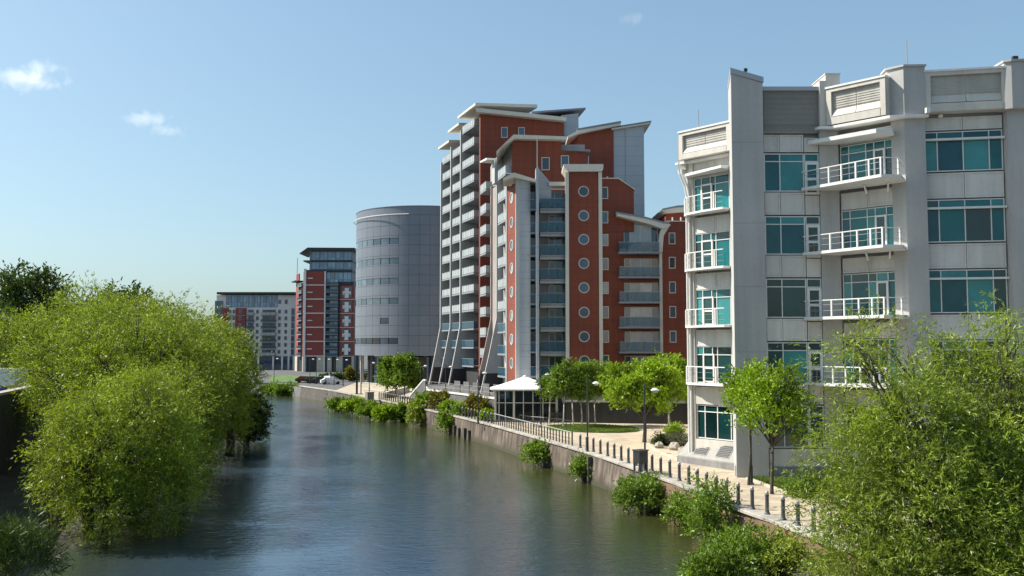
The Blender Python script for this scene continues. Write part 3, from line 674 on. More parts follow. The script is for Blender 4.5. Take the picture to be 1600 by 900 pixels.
# roof fittings
for px, py0, py1, Y in ((1417.5, 106, 63, 55), (1091.5, 200, 171, 63)):
    p = at_y(px, py0, Y); p2 = at_y(px, py1, Y)
    MB().tube([(p.x, p.y, 21.7), (p.x, p.y, p2.z)], [.045, .02], 6).build('roof_mast', m_railm, office)
p = at_y(1345, 131, 57.5); MB().lathe([(.16, 0), (.16, 2.1), (.24, 2.15), (.24, 2.4), (.05, 2.45)], 10).build('flue', m_louvre, office, TR(p.x, p.y, 21.8))
p = at_y(1586, 98, 53); MB().box(-.15, .15, -.1, .1, 0, .22).build('camera_housing', m_dark, office, TR(p.x, p.y, zt + .12))
p = at_y(1165, 112, 57); MB().box(-.1, .1, -.08, .08, 0, .2).build('camera_housing', m_dark, office, TR(p.x, p.y, zat(112, 57)))
p = at_y(1067, 206, 63.5); MB().box(-.14, .14, -.1, .1, 0, .2).build('camera_housing', m_dark, office, TR(p.x + .2, p.y + .4, 22.45))
m_vent = mat('vent_concrete', (0.30, 0.285, 0.265), 0.8, var=.12, streak=.1)
# ---- sloping vent plinth beside the corner
vb = empty('vent_plinth', (12.6, 61, 0), 'low sloping concrete vent box with two grilles at the foot of the office', 'vent box')
v0, v1 = on_z(1059, 722), on_z(1150, 736)
fv = Fa((v0.x, v0.y), (v1.x, v1.y)); Lv = fv.L
m = MB(); m.add([(0, 0, 0), (Lv, 0, 0), (Lv, 1.5, 0), (0, 1.5, 0), (0, 0, .5), (Lv, 0, .5), (Lv, 1.0, 1.62), (0.25, 1.0, 1.62), (Lv, 1.5, 1.62), (.25, 1.5, 1.62)],
      [(0, 3, 2, 1), (0, 1, 5, 4), (4, 5, 6, 7), (7, 6, 8, 9), (1, 2, 8, 6, 5), (3, 0, 4, 7, 9), (2, 3, 9, 8)])
m.build('concrete_body', m_vent, vb, fv.M(0, 0, 0))
fbox('base_course', vb, fv, -.03, Lv + .02, -.1, .03, 0, .42, m_plinth)
sl = math.atan2(1.12, 1.0)
for ac in (Lv * .36, Lv * .74):
    Mg = fv.M(ac, 0, .5) @ Matrix.Rotation(sl, 4, 'X')
    g = MB().box(-.62, .62, .22, 1.28, .0, .03).build('grille', m_louvre, vb, Mg)
    for j in range(7):
        y = .29 + j * .135
        MB().box(-.55, .55, y, y + .085, .031, .075).build('slat', m_dark, g, Mg)
# ================================================================== APARTMENT TOWERS
def hole_panel(name, parent, fa, a0, a1, z0, z1, ac, zc, r, b, dep, m, n=24):
    """wall panel with a round opening"""
    vs = []; out = []; 
    for k in range(n):
        t = 2 * math.pi * (k + .5) / n; c, s_ = math.cos(t), math.sin(t)
        sx = ((a1 - ac) if c > 0 else (ac - a0)) / max(abs(c), 1e-6); sz = ((z1 - zc) if s_ > 0 else (zc - z0)) / max(abs(s_), 1e-6); q = min(sx, sz)
        vs.append((ac + c * q, -b, zc + s_ * q))
    for k in range(n):
        t = 2 * math.pi * (k + .5) / n; vs.append((ac + r * math.cos(t), -b, zc + r * math.sin(t)))
    for k in range(n):
        t = 2 * math.pi * (k + .5) / n; vs.append((ac + r * math.cos(t), -b + dep, zc + r * math.sin(t)))
    corners = [(a1, z1), (a0, z1), (a0, z0), (a1, z0)]
    fs = []
    for k in range(n):
        k2 = (k + 1) % n
        fs.append((k, n + k, n + k2, k2)); fs.append((n + k, 2 * n + k, 2 * n + k2, n + k2))
    # corner fill: triangle between neighbouring outer points that lie on different sides
    for k in range(n):
        k2 = (k + 1) % n; p, q = vs[k], vs[k2]
        if abs(p[0] - q[0]) > 1e-4 and abs(p[2] - q[2]) > 1e-4:
            cx, cz = min(corners, key=lambda c: abs(c[0] - (p[0] + q[0]) / 2) + abs(c[1] - (p[2] + q[2]) / 2))
            vs.append((cx, -b, cz)); fs.append((k, k2, len(vs) - 1))
    o = link(name, mesh(name, vs, fs, m), parent, fa.M(0, 0, 0)); return o
def porthole(parent, fa, ac, zc, r, b, frame=None, gl=None):
    n = 20; vs = []; fs = []
    for rr, bb in ((r + .02, b), (r + .02, b + .1), (r - .10, b + .1), (r - .10, b - .02)):
        for k in range(n):
            t = 2 * math.pi * k / n; vs.append((rr * math.cos(t), -bb, rr * math.sin(t)))
    for j in range(3):
        for k in range(n): fs.append((j * n + k, j * n + (k + 1) % n, (j + 1) * n + (k + 1) % n, (j + 1) * n + k))
    o = link('porthole_window', mesh('porthole_window', vs, fs, frame or m_fin), parent, fa.M(ac, 0, zc))
    vs = [((r - .09) * math.cos(2 * math.pi * k / n), -(b + .03), (r - .09) * math.sin(2 * math.pi * k / n)) for k in range(n)]
    link('pane', mesh('pane', vs, [tuple(range(n))], gl or m_aglass), o, fa.M(ac, 0, zc))
    return o
def apt_window(parent, fa, ac, zc, w, h_, b=0.0, gl=None, fr=None):
    return window(parent, fa, ac - w / 2, ac + w / 2, zc - h_ / 2, zc + h_ / 2, b=b + .02, fr=fr or m_roof, gl=gl or m_aglass, t=.09, dep=.1)
def apt_balcony(parent, fa, a0, a1, b0, b1, z, front, rail=True, hgt=1.05, slab=.22, n=None, side=True):
    s_ = fbox('balcony', parent, fa, a0, a1, b0, b1, z - slab, z, m_slab)
    n = n or max(1, int(round((a1 - a0) / .85))); st = (a1 - a0) / n
    gp_ = .06 if front is m_balc else .018
    for i in range(n): fbox('front_panel', s_, fa, a0 + i * st + gp_, a0 + (i + 1) * st - gp_, b1 - .06, b1 - .02, z + .06, z + hgt - .05, front)
    if side: fbox('side_panel', s_, fa, a1 - .05, a1 - .01, b0 + .05, b1 - .08, z + .06, z + hgt - .05, front)
    fbox('handrail', s_, fa, a0, a1, b1 - .08, b1, z + hgt - .045, z + hgt, m_railm)
    return s_
def perp(fa, a): 
    q = fa.p(a, 0); r = fa.p(a, 5); return Fa((q.x, q.y), (r.x, r.y))
def fin(parent, fa, a, ztop, b1, splay, zb, zk, t=.28, m=None, b0=-1.0, slope=0.0):
    """tall party wall fin, flared towards its foot"""
    f = perp(fa, a)
    pts = [(b0, zb), (b1 + splay, zb), (b1 + splay * .42, (zb + zk) * .55), (b1, zk), (b1, ztop), (b0, ztop + slope)]
    o = fpoly('fin', parent, f, pts, -t / 2, t / 2, m or m_fin)
    if splay > 1: fpoly('fin_base', o, f, [(b0, zb), (b1 + splay - .22, zb), (b1 + splay * .66 - .2, 4.5), (b0, 4.5)], -t / 2 - .03, t / 2 + .03, m_black)
FLH = 2.74
random.seed(5)
# ---------------- tower A: the tall one
NA, FA_ = (-4.6, 134.0), (-11.35, 152.0)
tA = empty('apartment_tower', (-5, 140, 0), 'tallest red apartment tower with stacked river balconies between grey fins', 'building')
la = Fa(FA_, NA); ZA = 2.3
ga = Fa(NA, (7.6, 134.2))
topA = zat(172, 134)
MB().prism([la.p(0, -2.32).xy, la.p(la.L - .3, -2.32).xy, (NA[0] + .3, 134.35), (7.6, 134.55), (12, 160), (-4, 160)], 0, topA - .8).build('wall', m_render, tA)
fins_a = [0.0, 5.6, 10.8, la.L - 2.9]
tops = [zat(228, 151), zat(203, 146), zat(176, 141), zat(176, 137)]
for a, zt_ in zip(fins_a[:3], tops): fin(tA, la, a, zt_ - 2.6, .45, 1.9, 1.5, 11.0, b0=-2.2)
fbox('red_pier', tA, la, la.L - .55, la.L, -1.7, .02, ZA, topA - .5, m_red)
fbox('plinth', tA, la, -.2, la.L + .3, -1.5, -.3, 0, ZA + 2.4, m_black)
bays = [(fins_a[0], fins_a[1]), (fins_a[1], fins_a[2]), (fins_a[2], la.L - .55)]
for i, (x0, x1) in enumerate(bays):
    zt_ = (zat(226, 151), zat(200, 146), zat(172, 139))[i]
    k = 0; z = ZA + 2.74
    while z < zt_ - 2.2:
        fbox('floor_edge', tA, la, x0 + .2, x1 - .2, -2.3, -.9, z - .3, z - .221, m_slab)
        apt_balcony(tA, la, x0 + .5, x1 - (.35 if i < 2 else 1.6), -2.3, .3, z, m_balc if z > 13 else m_balcglass)
        window(tA, la, x0 + .7, x0 + 3.6, z + .05, z + 2.2, cols=(.5,), b=-2.2, fr=m_fin, gl=m_aglass, t=.08, name='balcony_window')
        z += FLH; k += 1
    # stepped roof over the bay with a deep overhang, and the top flat's glazing
    f = perp(la, x0)
    fpoly('roof', tA, f, [(-9, zt_ - .1), (.8, zt_ - .6), (.8, zt_ - .25), (-9, zt_ + .4)], -(x1 - x0) - (.15 if i < 2 else .5), .4, m_roof)
    fbox('wall', tA, la, x0 + .2, x1 - .1, -2.6, -2.33, topA - .81 if zt_ > topA else zt_ - 3.0, zt_ - .8, m_fin)
# gable towards the camera
zr0, zr1 = zat(171, 133), zat(187, 134)
fpoly('gable_wall', tA, ga, [(0, ZA), (ga.L, ZA), (ga.L, zr1 - .5), (0, zr0 - .5)], -.34, 0, m_red)
fpoly('roof', tA, ga, [(-.7, zr0 - .35), (ga.L + .3, zr1 - .4), (ga.L + .3, zr1 + .15), (-.7, zr0 + .25)], -14, 1.1, m_roof)
for px in (788, 815): apt_window(tA, ga, ga.a_px(px), zat(207, 134), .95, 1.55)
g2 = Fa((7.3, 136), (10.2, 136.4))
fpoly('clad_wall', tA, g2, [(0, 2), (g2.L - .3, 2), (g2.L - .3, zat(176, 136)), (0, zat(180, 136))], -12, 0, m_clad)
fpoly('roof', tA, g2, [(-4.5, zat(180, 136)), (g2.L + .7, zat(170.5, 136)), (g2.L + .7, zat(168, 136)), (-4.5, zat(177, 136))], -13, .5, m_rooftop)
# ---------------- tower B: behind, mono-pitch roofs rising to the right
tB = empty('apartment_tower', (12, 126, 0), 'red and grey apartment tower with roofs rising to the right behind the front block', 'building')
fb = Fa((9.05, 125), (13.85, 125)); fb2 = Fa((13.85, 125.1), (18.0, 125.1)); fbl = Fa((6.9, 136), (9.05, 125))
MB().prism([(9.2, 125.4), (17.9, 125.4), (17.9, 140), (7.1, 140), (7.1, 136)], 0, zat(215, 125)).build('wall', m_clad, tB)
z0_, z1_ = zat(205, 125), zat(194, 125)
fpoly('gable_wall', tB, fb, [(0, 0), (fb.L, 0), (fb.L, z1_ - .5), (0, z0_ - .5)], -.39, 0, m_red)
fpoly('side_wall', tB, fbl, [(0, 0), (fbl.L, 0), (fbl.L, z0_ - .5), (0, z0_ - 1.1)], -.3, -.003, m_red)
fpoly('clad_wall', tB, fb2, [(0, 0), (fb2.L, 0), (fb2.L, zat(194, 125)), (0, zat(203, 125))], -.29, 0, m_clad)
fpoly('roof', tB, fb, [(-1.5, z0_ - 1.1), (0, z0_ - .5), (fb.L + .9, z1_ - .3), (fb.L + .9, z1_), (0, z0_), (-1.5, z0_ - .8)], -13, .7, m_roof)
fpoly('roof_sheet', tB, fb, [(-.2, z0_ + .003), (fb.L + .95, z1_ + .003), (fb.L + .95, z1_ + .28), (-.2, z0_ + .2)], -13, .75, m_rooftop)
fpoly('roof', tB, fb2, [(-.3, zat(204, 125)), (fb2.L + .9, zat(194, 125)), (fb2.L + .9, zat(192, 125)), (-.3, zat(201.5, 125))], -13, .5, m_roof)
fpoly('roof_sheet', tB, fb2, [(-.35, zat(201.4, 125)), (fb2.L + .95, zat(191.8, 125)), (fb2.L + .95, zat(189.5, 125)), (-.35, zat(199.5, 125))], -13, .55, m_rooftop)
fbox('clad_rib', tB, fb2, 1.55, 1.62, 0, .06, 0, zat(199, 125), m_railm)
apt_window(tB, fb, fb.a_px(915.5), zat(251, 125), 1.0, 1.5)
# ---------------- tower C: stepped middle tower
tC = empty('apartment_tower', (2, 114, 0), 'stepped red apartment tower with a projecting penthouse and pale eaves', 'building')
gc = Fa((0, 113.0), (9.2, 113.0)); lc = Fa((-3.3, 126.5), (0, 113.0))
zc = zat(216, 113)
MB().prism([(.2, 113.4), (9.0, 113.4), (9.0, 124), (-3.0, 128), (-2.4, 122.5)], 0, zc - .7).build('wall', m_render, tC)
sx = gc.a_px(878)
fpoly('gable_wall', tC, gc, [(0, 20), (gc.L, 20), (gc.L, zat(236, 113)), (sx, zat(236, 113)), (sx, zc - .3), (0, zc - .3)], -.38, 0, m_red)
fpoly('roof', tC, gc, [(-1.9, zat(243, 113)), (-1.3, zat(232, 113)), (.3, zc - .25), (sx + .6, zat(221, 113)), (sx + .6, zat(216, 113)), (.2, zat(213, 113)), (-1.9, zat(239, 113))], -11, 1.0, m_roof)
fpoly('roof', tC, gc, [(sx + .55, zat(236, 113)), (gc.L + .4, zat(238, 113)), (gc.L + .4, zat(235, 113)), (sx + .55, zat(233.5, 113))], -8, .5, m_rooftop)
for px, py in ((853, 256), (883.5, 253)): apt_window(tC, gc, gc.a_px(px), zat(py, 113), 1.0, 1.6)
# penthouse side: glazing, balcony, and the balcony stack below it
zz = zat(270, 114); k = 0
lcb = lc
for z in [zat(y, 115) for y in (275, 311, 346)] + [zat(346, 115) - FLH * i for i in range(1, 8)]:
    apt_balcony(tC, lc, lc.L - 4.6, lc.L - .4, -1.3, .75, z, m_balc if z > 12 else m_balcglass)
    window(tC, lc, lc.L - 4.3, lc.L - 1.2, z + .05, z + 2.25, cols=(.33, .66), b=-1.25, fr=m_white, gl=m_aglass, t=.08, name='balcony_window')
    apt_balcony(tC, lc, .5, 4.2, -1.3, 1.2, z - .4, m_balc)
fbox('wall', tC, lc, -.5, lc.L - .2, -2.0, -1.3, 0, zc - 1.0, m_render)
# brown concrete shaft between two fins, with a small canopy
xs0, xs1 = lc.L * .36, lc.L * .60
fbox('shaft_wall', tC, lc, xs0 + .2, xs1 - .2, -1.2, .5, 0, zat(292, 120), m_brown)
for a in (xs0, xs1): fin(tC, lc, a, zat(288, 120), .7, 2.3, 1.0, 11.5, m=m_brown if a == xs0 else m_fin, b0=-1.25)
fbox('shaft_top', tC, lc, xs1 - 1.2, xs1 + .25, -1.2, 1.0, zat(290, 120), zat(250, 119), m_fin)
fpoly('canopy', tC, lc, [(xs0 - .8, zat(252, 121)), (xs1 - .1, zat(252, 119)), (xs1 - .1, zat(249, 119)), (xs0 - .8, zat(250, 121))], -1.2, 2.0, m_pvc)
window(tC, lc, xs0 + .3, xs1 - 1.3, zat(289, 120), zat(254, 120), b=.4, cols=(.5,), fr=m_white, gl=m_aglass)
fbox('plinth', tC, lc, -.6, lc.L + .2, -1.2, -.8, 0, 4.7, m_black)
# ---------------- block D: the front block
Y0 = 104.0
tD = empty('apartment_block', (9, 104, 0), 'red front apartment block with a column of portholes and glass balconies', 'building')
fd = Fa((0.5, Y0), (26.0, Y0)); A = fd.a_px
od = Fa((-.55, 107.4), (0.5, Y0)); 
zb = [zat(y, Y0) for y in (326, 362.7, 398.5, 436, 473.8, 511.2, 549, 587)]
ztopL = zat(281, Y0)
# rear core of the block
MB().prism([(.9, 107.3), (A(842) + .5, 106.2), (A(885) + .5, 106.2), (A(885) + .52, 104.35), (A(991), 104.35), (A(991), 112), (.2, 112)], 0, zat(300, Y0)).build('wall', m_render, tD)
MB().prism([(A(991), 104.35), (25.8, 104.35), (25.8, 114), (A(991), 114)], 0, zat(350, Y0)).build('wall', m_red, tD)
# orange (sunlit) strip with portholes
zc_ = [z + 1.45 for z in zb]
strip_z = [0.3] + [z for z in zb[::-1]] + [ztopL - .3]
for i in range(len(strip_z) - 1):
    z0, z1 = strip_z[i], strip_z[i + 1]
    if z1 - z0 > 2:
        hole_panel('wall_panel', tD, od, 0, od.L, z0 + .003, z1 - .003, od.L * .5, (z0 + z1) / 2, .62, 0, .3, m_red)
        porthole(tD, od, od.L * .5, (z0 + z1) / 2, .62, -.05, m_fin, m_pale)
fbox('trim', tD, od, -.22, 0, -.3, .12, 0.3, ztopL, m_white); fbox('trim', tD, od, od.L + .003, od.L + .2, -.3, .12, .3, ztopL, m_fin)
# grey clad drum corner and recess
a0, a1 = A(808), A(827)
n = 7; pts = []
for k in range(n + 1):
    t = k / n; pts.append((0.72 + 1.35 * t, Y0 - .25 * math.sin(t * math.pi * .9) - .05))
MB().prism(pts + [(2.07, 106.3), (.72, 106.3)], 0.0, ztopL - .05).build('clad_wall', m_clad, tD)
for z in zb[1:]:
    fbox('panel_joint', tD, Fa((.72, Y0 - .1), (2.0, Y0 - .1)), .3, 1.25, .1, .21, z, z + .05, m_railm)
fpoly('roof', tD, fd, [(A(786), zat(281, Y0)), (A(803), zat(272, Y0)), (A(842), zat(284, Y0)), (A(842), zat(288, Y0)), (A(803), zat(279, Y0)), (A(786), zat(284, Y0))], -3.4, 1.0, m_roof)
r0, r1 = A(827), A(838)
for z in zb:
    apt_balcony(tD, fd, r0 + .05, r1, -1.8, .15, z, m_balcglass, n=1)
    window(tD, fd, r0 + .1, r1, z + .05, z + 2.3, b=-1.85, fr=m_fin, gl=m_aglass, t=.06, name='balcony_window')
fbox('wall', tD, fd, r0 - .1, A(842), -2.3, -2.0, 0, ztopL, m_render)
# blade fin with its triangular head
bl = A(839.5)
fpoly('blade', tD, perp(fd, bl), [(-2, 0), (1.6, 0), (1.6, zat(266, Y0)), (-2, zat(262, Y0))], -.16, .16, m_clad)
fpoly('blade_head', tD, fd, [(bl + .17, zat(316, Y0)), (bl + .17, zat(262, Y0)), (A(862), zat(286, Y0)), (A(862), zat(316, Y0))], -.6, -.25, m_clad)
fbox('flag_pole', tD, fd, bl - .05, bl + .05, .5, .6, zat(266, Y0), zat(216, Y0), m_roof)
# glass balconies
b0, b1 = A(844), A(885)
fbox('wall', tD, fd, b0 - .2, b1 + .1, -2.0, -1.6, 0, zat(300, Y0), m_render)
for k, z in enumerate(zb):
    fbox('ceiling_band', tD, fd, b0, b1, -1.58, .1, z + .003 - .5, z - .225, m_clad)
    apt_balcony(tD, fd, b0, b1, -1.58, .35, z, m_balcglass, hgt=1.15, n=3)
    window(tD, fd, b0 + 1.0, b0 + 2.6, z + .03, z + 2.15, cols=(.45,), b=-1.5, fr=m_white, gl=m_aglass, t=.07, name='balcony_window')
fbox('roof', tD, fd, A(858), b1 + .05, -2.4, .4, zat(291, Y0), zat(285, Y0), m_roof)
# porthole tower
p0, p1 = A(889), A(935)
pz = [zat(y, Y0 - .7) for y in (299, 337, 374, 411.5, 449.5, 488, 526, 564)]
for i, z in enumerate(pz):
    top = (pz[i - 1] + z) / 2 if i else zat(270, Y0 - .7); bot = (pz[i + 1] + z) / 2 if i < 7 else z - 1.35
    hole_panel('wall_panel', tD, fd, p0, p1, bot + .003, top - .003, (p0 + p1) / 2, z, .60, .7, .3, m_red)
    porthole(tD, fd, (p0 + p1) / 2, z, .60, .62)
fbox('wall', tD, fd, p0 - .3, p1 + .3, -.34, .395, 0, zat(272, Y0), m_red)
for a in (A(886), A(938)): fbox('corner_column', tD, fd, a - .2, a + .2, .42, .85, 0, zat(271, Y0), m_roof)
e0, e1 = A(880), A(941)
fpoly('roof', tD, fd, [(A(887), zat(270.5, Y0)), (p1 + .4, zat(270.5, Y0)), (p1 + .55, zat(266, Y0)), (p1 + .55, zat(259.5, Y0)), (A(880.5), zat(259.5, Y0)), (A(881), zat(263, Y0))], -3.5, 1.15, m_roof)
# red wall with the column of small windows, pitched shoulder
rw0, rw1 = A(941.5), A(992)
wz = [zat(y, Y0) for y in (301.5, 339.5, 375, 412.5, 450, 488, 526, 564)]
wx = A(945.5); wh = .42
c0, c1 = wx - wh, wx + wh
hw = .68
fbox('wall', tD, fd, rw0 - .35, c0, -.34, 0, 0, zat(279.5, Y0), m_red)
sl0 = A(968)
bay0 = A(976)
fpoly('wall', tD, fd, [(c1, zat(362, Y0)), (c1, zat(279.5, Y0)), (sl0, zat(279.5, Y0)), (rw1, zat(297.5, Y0)), (rw1, zat(362, Y0))], -.34, 0, m_red)
fbox('wall', tD, fd, c1, bay0 - .05, -.34, 0, 0, zat(362.2, Y0), m_red)
for i, z in enumerate(wz):
    top = (wz[i - 1] - hw) if i else zat(279.5, Y0)
    fbox('wall_panel', tD, fd, c0 + .003, c1 - .003, -.34, -.003, z + hw, top, m_red)
    apt_window(tD, fd, wx, z, wh * 2, hw * 2, b=-.08, gl=m_pale if i in (2, 4) else m_aglass)
fbox('wall_panel', tD, fd, c0 + .003, c1 - .003, -.34, -.003, 0, wz[-1] - hw, m_red)
fpoly('roof', tD, fd, [(rw0 - .3, zat(279.6, Y0)), (sl0, zat(279.6, Y0)), (rw1 + .15, zat(297.6, Y0)), (rw1 + .15, zat(296, Y0)), (sl0, zat(278, Y0)), (rw0 - .3, zat(278, Y0))], -7.5, .12, m_roof)
# side of the shoulder seen behind
# balcony bay
q0, q1 = A(965.5), A(1028); g0, g1 = bay0, A(1029.5)
qz = [zat(y, Y0) for y in (395, 433, 471.8, 510.5, 549, 587)]
for k, z in enumerate(qz):
    top = zat((362, 402, 440, 478.5, 517, 555)[k], Y0) if k else zat(364, Y0)
    wt = zat((352, 403.5, 441.5, 479.5, 518, 556)[k], Y0)
    window(tD, fd, g0, g1, z + .02, wt, cols=(.18, .48, .8), b=-.32, fr=m_white, gl=lambda i, j: (m_aglass, m_pale, m_pale, m_aglass)[i], t=.06, name='balcony_window')
    apt_balcony(tD, fd, q0, q1, -.3, 1.5, z, m_balcglass, hgt=1.08, n=5)
    nxt = zat((352, 403.5, 441.5, 479.5, 518, 556)[k + 1], Y0) if k < 5 else 0
    fbox('wall_panel', tD, fd, g0 - .05, A(1030), -.34, 0, nxt, z - .28, m_red)
cr = [(A(963), zat(336, Y0)), (A(985), zat(339.5, Y0)), (A(1010), zat(344, Y0)), (A(1036), zat(351, Y0)), (A(1046), zat(352, Y0))]
fpoly('roof', tD, fd, cr + [(A(1046), zat(355, Y0)), (A(1036), zat(360, Y0)), (A(1010), zat(351, Y0)), (A(985), zat(345, Y0)), (A(963), zat(339, Y0))], -7, 1.2, m_roof)
fpoly('roof_sheet', tD, fd, [(p[0] - .1, p[1] + .003) for p in cr] + [(p[0] - .1, p[1] + .2) for p in cr[::-1]], -7, 1.25, m_rooftop)
fpoly('gable_glass', tD, fd, [(g0, zat(352, Y0) + .01), (g1, zat(352, Y0) + .01), (g1, zat(357, Y0)), (g0, zat(342, Y0))], -.3, -.2, m_pale)
fpoly('roof_leg', tD, fd, [(A(1028), zat(395, Y0)), (A(1034), zat(395, Y0)), (A(1036), zat(370, Y0)), (A(1046), zat(354, Y0)), (A(1034), zat(355, Y0)), (A(1029.5), zat(368, Y0))], .1, 1.0, m_roof)
fbox('corner_column', tD, fd, A(1030), A(1034.5), -.3, .5, 0, zat(394, Y0), m_roof)
# right part
c0, c1 = A(1046), A(1056.5)
rz = [zat(y, Y0) for y in (372.5, 410.5, 449, 487.5, 526, 564)]
fpoly('wall', tD, fd, [(A(1034.7), 0), (c0, 0), (c0, zat(347, Y0)), (A(1039), zat(350, Y0)), (A(1034.7), zat(366, Y0))], -.34, -.005, m_red)
fbox('wall', tD, fd, c1, fd.L, -.34, -.005, 0, zat(346.5, Y0), m_red)
for i, z in enumerate(rz):
    top = rz[i - 1] - .66 if i else zat(346.5, Y0)
    fbox('wall_panel', tD, fd, c0 + .003, c1 - .003, -.34, -.008, z + .66, top, m_red)
    apt_window(tD, fd, (c0 + c1) / 2, z, c1 - c0, 1.32, b=-.08)
fbox('wall_panel', tD, fd, c0 + .003, c1 - .003, -.34, -.008, 0, rz[-1] - .66, m_red)
fbox('roof', tD, fd, A(1045), fd.L, -8, .1, zat(346.5, Y0) + .003, zat(344.8, Y0), m_roof)
fr2 = Fa((xat(1042, 110), 110), (30, 110)); 
fbox('penthouse_wall', tD, fr2, 0, fr2.L, -6, 0, zat(352, 110), zat(333, 110), m_red)
fpoly('roof', tD, fr2, [(-.6, zat(330, 110)), (1.2, zat(326, 110)), (fr2.L, zat(318, 110)), (fr2.L, zat(325, 110)), (1.2, zat(333, 110)), (-.2, zat(334, 110))], -7, 1.0, m_roof)
fpoly('roof_sheet', tD, fr2, [(-.6, zat(329.8, 110)), (1.2, zat(325.8, 110)), (fr2.L, zat(317.8, 110)), (fr2.L, zat(316, 110)), (1.2, zat(323, 110)), (-.6, zat(328, 110))], -7, 1.05, m_rooftop)
for px in (897, 949, 1050, 1063):
    p = at_y(px, 274, Y0 + 2); zz = zat(346 if px > 1000 else 281, Y0)
    MB().tube([(p.x, Y0 + 2, zz - .2), (p.x, Y0 + 2, zz + .75)], .08, 6).build('vent_pipe', m_white, tD)
# ---------------- terrace in front of the towers
ter = empty('terrace_wall', (-6, 112, 0), 'grey blockwork terrace wall with white coping in front of the apartment towers', 'wall')
T0, T1 = (-11.2, 123.0), (-1.75, 102.6)
ft = Fa(T0, T1)
MB().prism([T0, T1, (-1.6, 104), (0.3, 107), (-3.5, 126), (-9, 143), (-14, 143)], 0, 2.1).build('terrace_body', m_terrace, ter)
for j in range(9): fbox('block_course', ter, ft, 0.02, ft.L - .02, 0, .03 + .012 * (j % 2), .02 + j * .225, .23 + j * .225, m_terrace)
nc = 16; st = ft.L / nc
for i in range(nc): fbox('coping_stone', ter, ft, i * st + .01, (i + 1) * st - .01, -.35, .14, 2.1, 2.28, m_white)
fe = Fa((-14, 143), T0)
fbox('coping', ter, fe, 0, fe.L - .1, -.3, .1, 2.1, 2.28, m_white)
for i in range(nc + 1): 
    q = ft.p(min(max(i * st, .1), ft.L - .1), -.1); MB().tube([(q.x, q.y, 2.28), (q.x, q.y, 3.3)], .025, 5).build('rail_post', m_railm, ter)
for dz in (.5, 1.0): MB().tube([ft.p(.1, -.1, 2.28 + dz), ft.p(ft.L - .1, -.1, 2.28 + dz)], .025, 5).build('handrail', m_railm, ter)
for k_ in range(6):
    a = 4.5 + k_ * 3.1; fbox('privacy_screen', ter, ft, a, a + 1.9, -2.2, -2.1, 2.1, 3.5, m_terrace)
# stair with white balustrade at its left end
sta = empty('terrace_stair', (-15, 128, 0), 'short outside stair with solid white balustrade beside the grey fins', 'stair')
fs_ = Fa((-13.7, 127.2), (-11.35, 123.3))
for i in range(10): fbox('step', sta, fs_, i * .44, (i + 1) * .44, -1.8, 0, 0, .21 * (i + 1), m_fin)
fpoly('balustrade', sta, fs_, [(-.1, 0), (fs_.L, 2.1), (fs_.L, 3.35), (4.1, 3.35), (-.1, 1.1)], .02, .14, m_terrace)
fpoly('balustrade_cap', sta, fs_, [(-.2, 1.1), (4.05, 3.353), (fs_.L + .1, 3.353), (fs_.L + .1, 3.55), (4.0, 3.55), (-.2, 1.32)], -.03, .19, m_white)
fbox('newel', sta, fs_, -.25, -.1, .0, .2, 0, 1.3, m_white)
# ---------------- glass pavilion with tent roof
pav = empty('glass_pavilion', (1.6, 100, 0), 'small glass walled pavilion under a white tent-like roof', 'pavilion')
px0, px1, py0, py1 = -1.75, 4.7, 98.2, 103.2
zE, zP = zat(609, 98.2), zat(589.5, 100.5)
MB().box(px0 + .1, px1 - .1, py0 + .1, py1 - .1, 0.005, .12).build('floor_slab', m_fin, pav)
MB().prism([(-.3, 101.6), (px1 - .4, 101.6), (px1 - .4, 103), (-.3, 103)], .12, zE - .1).build('rear_wall', m_black, pav)
pf = Fa((px0, py0), (px1, py0)); pl_ = Fa((px0, py1), (px0, py0))
m_pglass = clear_glass('pavilion_glass', (0.012, 0.018, 0.02), 0.6, .35)
for fa, cuts in ((pf, (0, .38, 1.05, 1.95, 2.95, 3.95, 5.0, 5.75, pf.L)), (pl_, (0, 1.6, 3.3, pl_.L))):
    for i, c in enumerate(cuts):
        w = .11 if (i == 3 and fa is pf) or i in (0, len(cuts) - 1) else .045
        fbox('mullion', pav, fa, c - w, c + w, -.1, .02, .12, zE, m_roof)
    for i in range(len(cuts) - 1):
        for z0, z1 in ((.2, 1.95), (2.03, zE - .12)):
            fbox('pane', pav, fa, cuts[i] + .05, cuts[i + 1] - .05, -.05, -.03, z0, z1, m_pglass)
        fbox('transom', pav, fa, cuts[i] + .05, cuts[i + 1] - .05, -.08, .01, 1.95, 2.03, m_roof)
    fbox('head_rail', pav, fa, 0, fa.L, -.12, .06, zE - .12, zE + .05, m_fin)
# concave tented roof
cx, cy = (px0 + px1) / 2 - .1, (py0 + py1) / 2
hv = []; hf = []; NR = 7; NS = 24
ring = []
for k in range(NS):
    t = k / NS * 4; s_i = int(t); f = t - s_i
    cs = [(px0 - .6, py0 - .5), (px1 + .5, py0 - .5), (px1 + .5, py1 + .3), (px0 - .6, py1 + .3)]
    p, q = cs[s_i], cs[(s_i + 1) % 4]; ring.append((p[0] + (q[0] - p[0]) * f, p[1] + (q[1] - p[1]) * f))
for r in range(NR + 1):
    t = r / NR
    for x, y in ring: hv.append((x + (cx - x) * t * .96, y + (cy - y) * t * .96, zE + .06 + (zP - zE) * (t ** 1.15)))
for r in range(NR):
    for k in range(NS): hf.append((r * NS + k, r * NS + (k + 1) % NS, (r + 1) * NS + (k + 1) % NS, (r + 1) * NS + k))
hf.append(tuple(NR * NS + k for k in range(NS)))
link('tent_roof', mesh('tent_roof', hv, hf, m_pvc), pav)
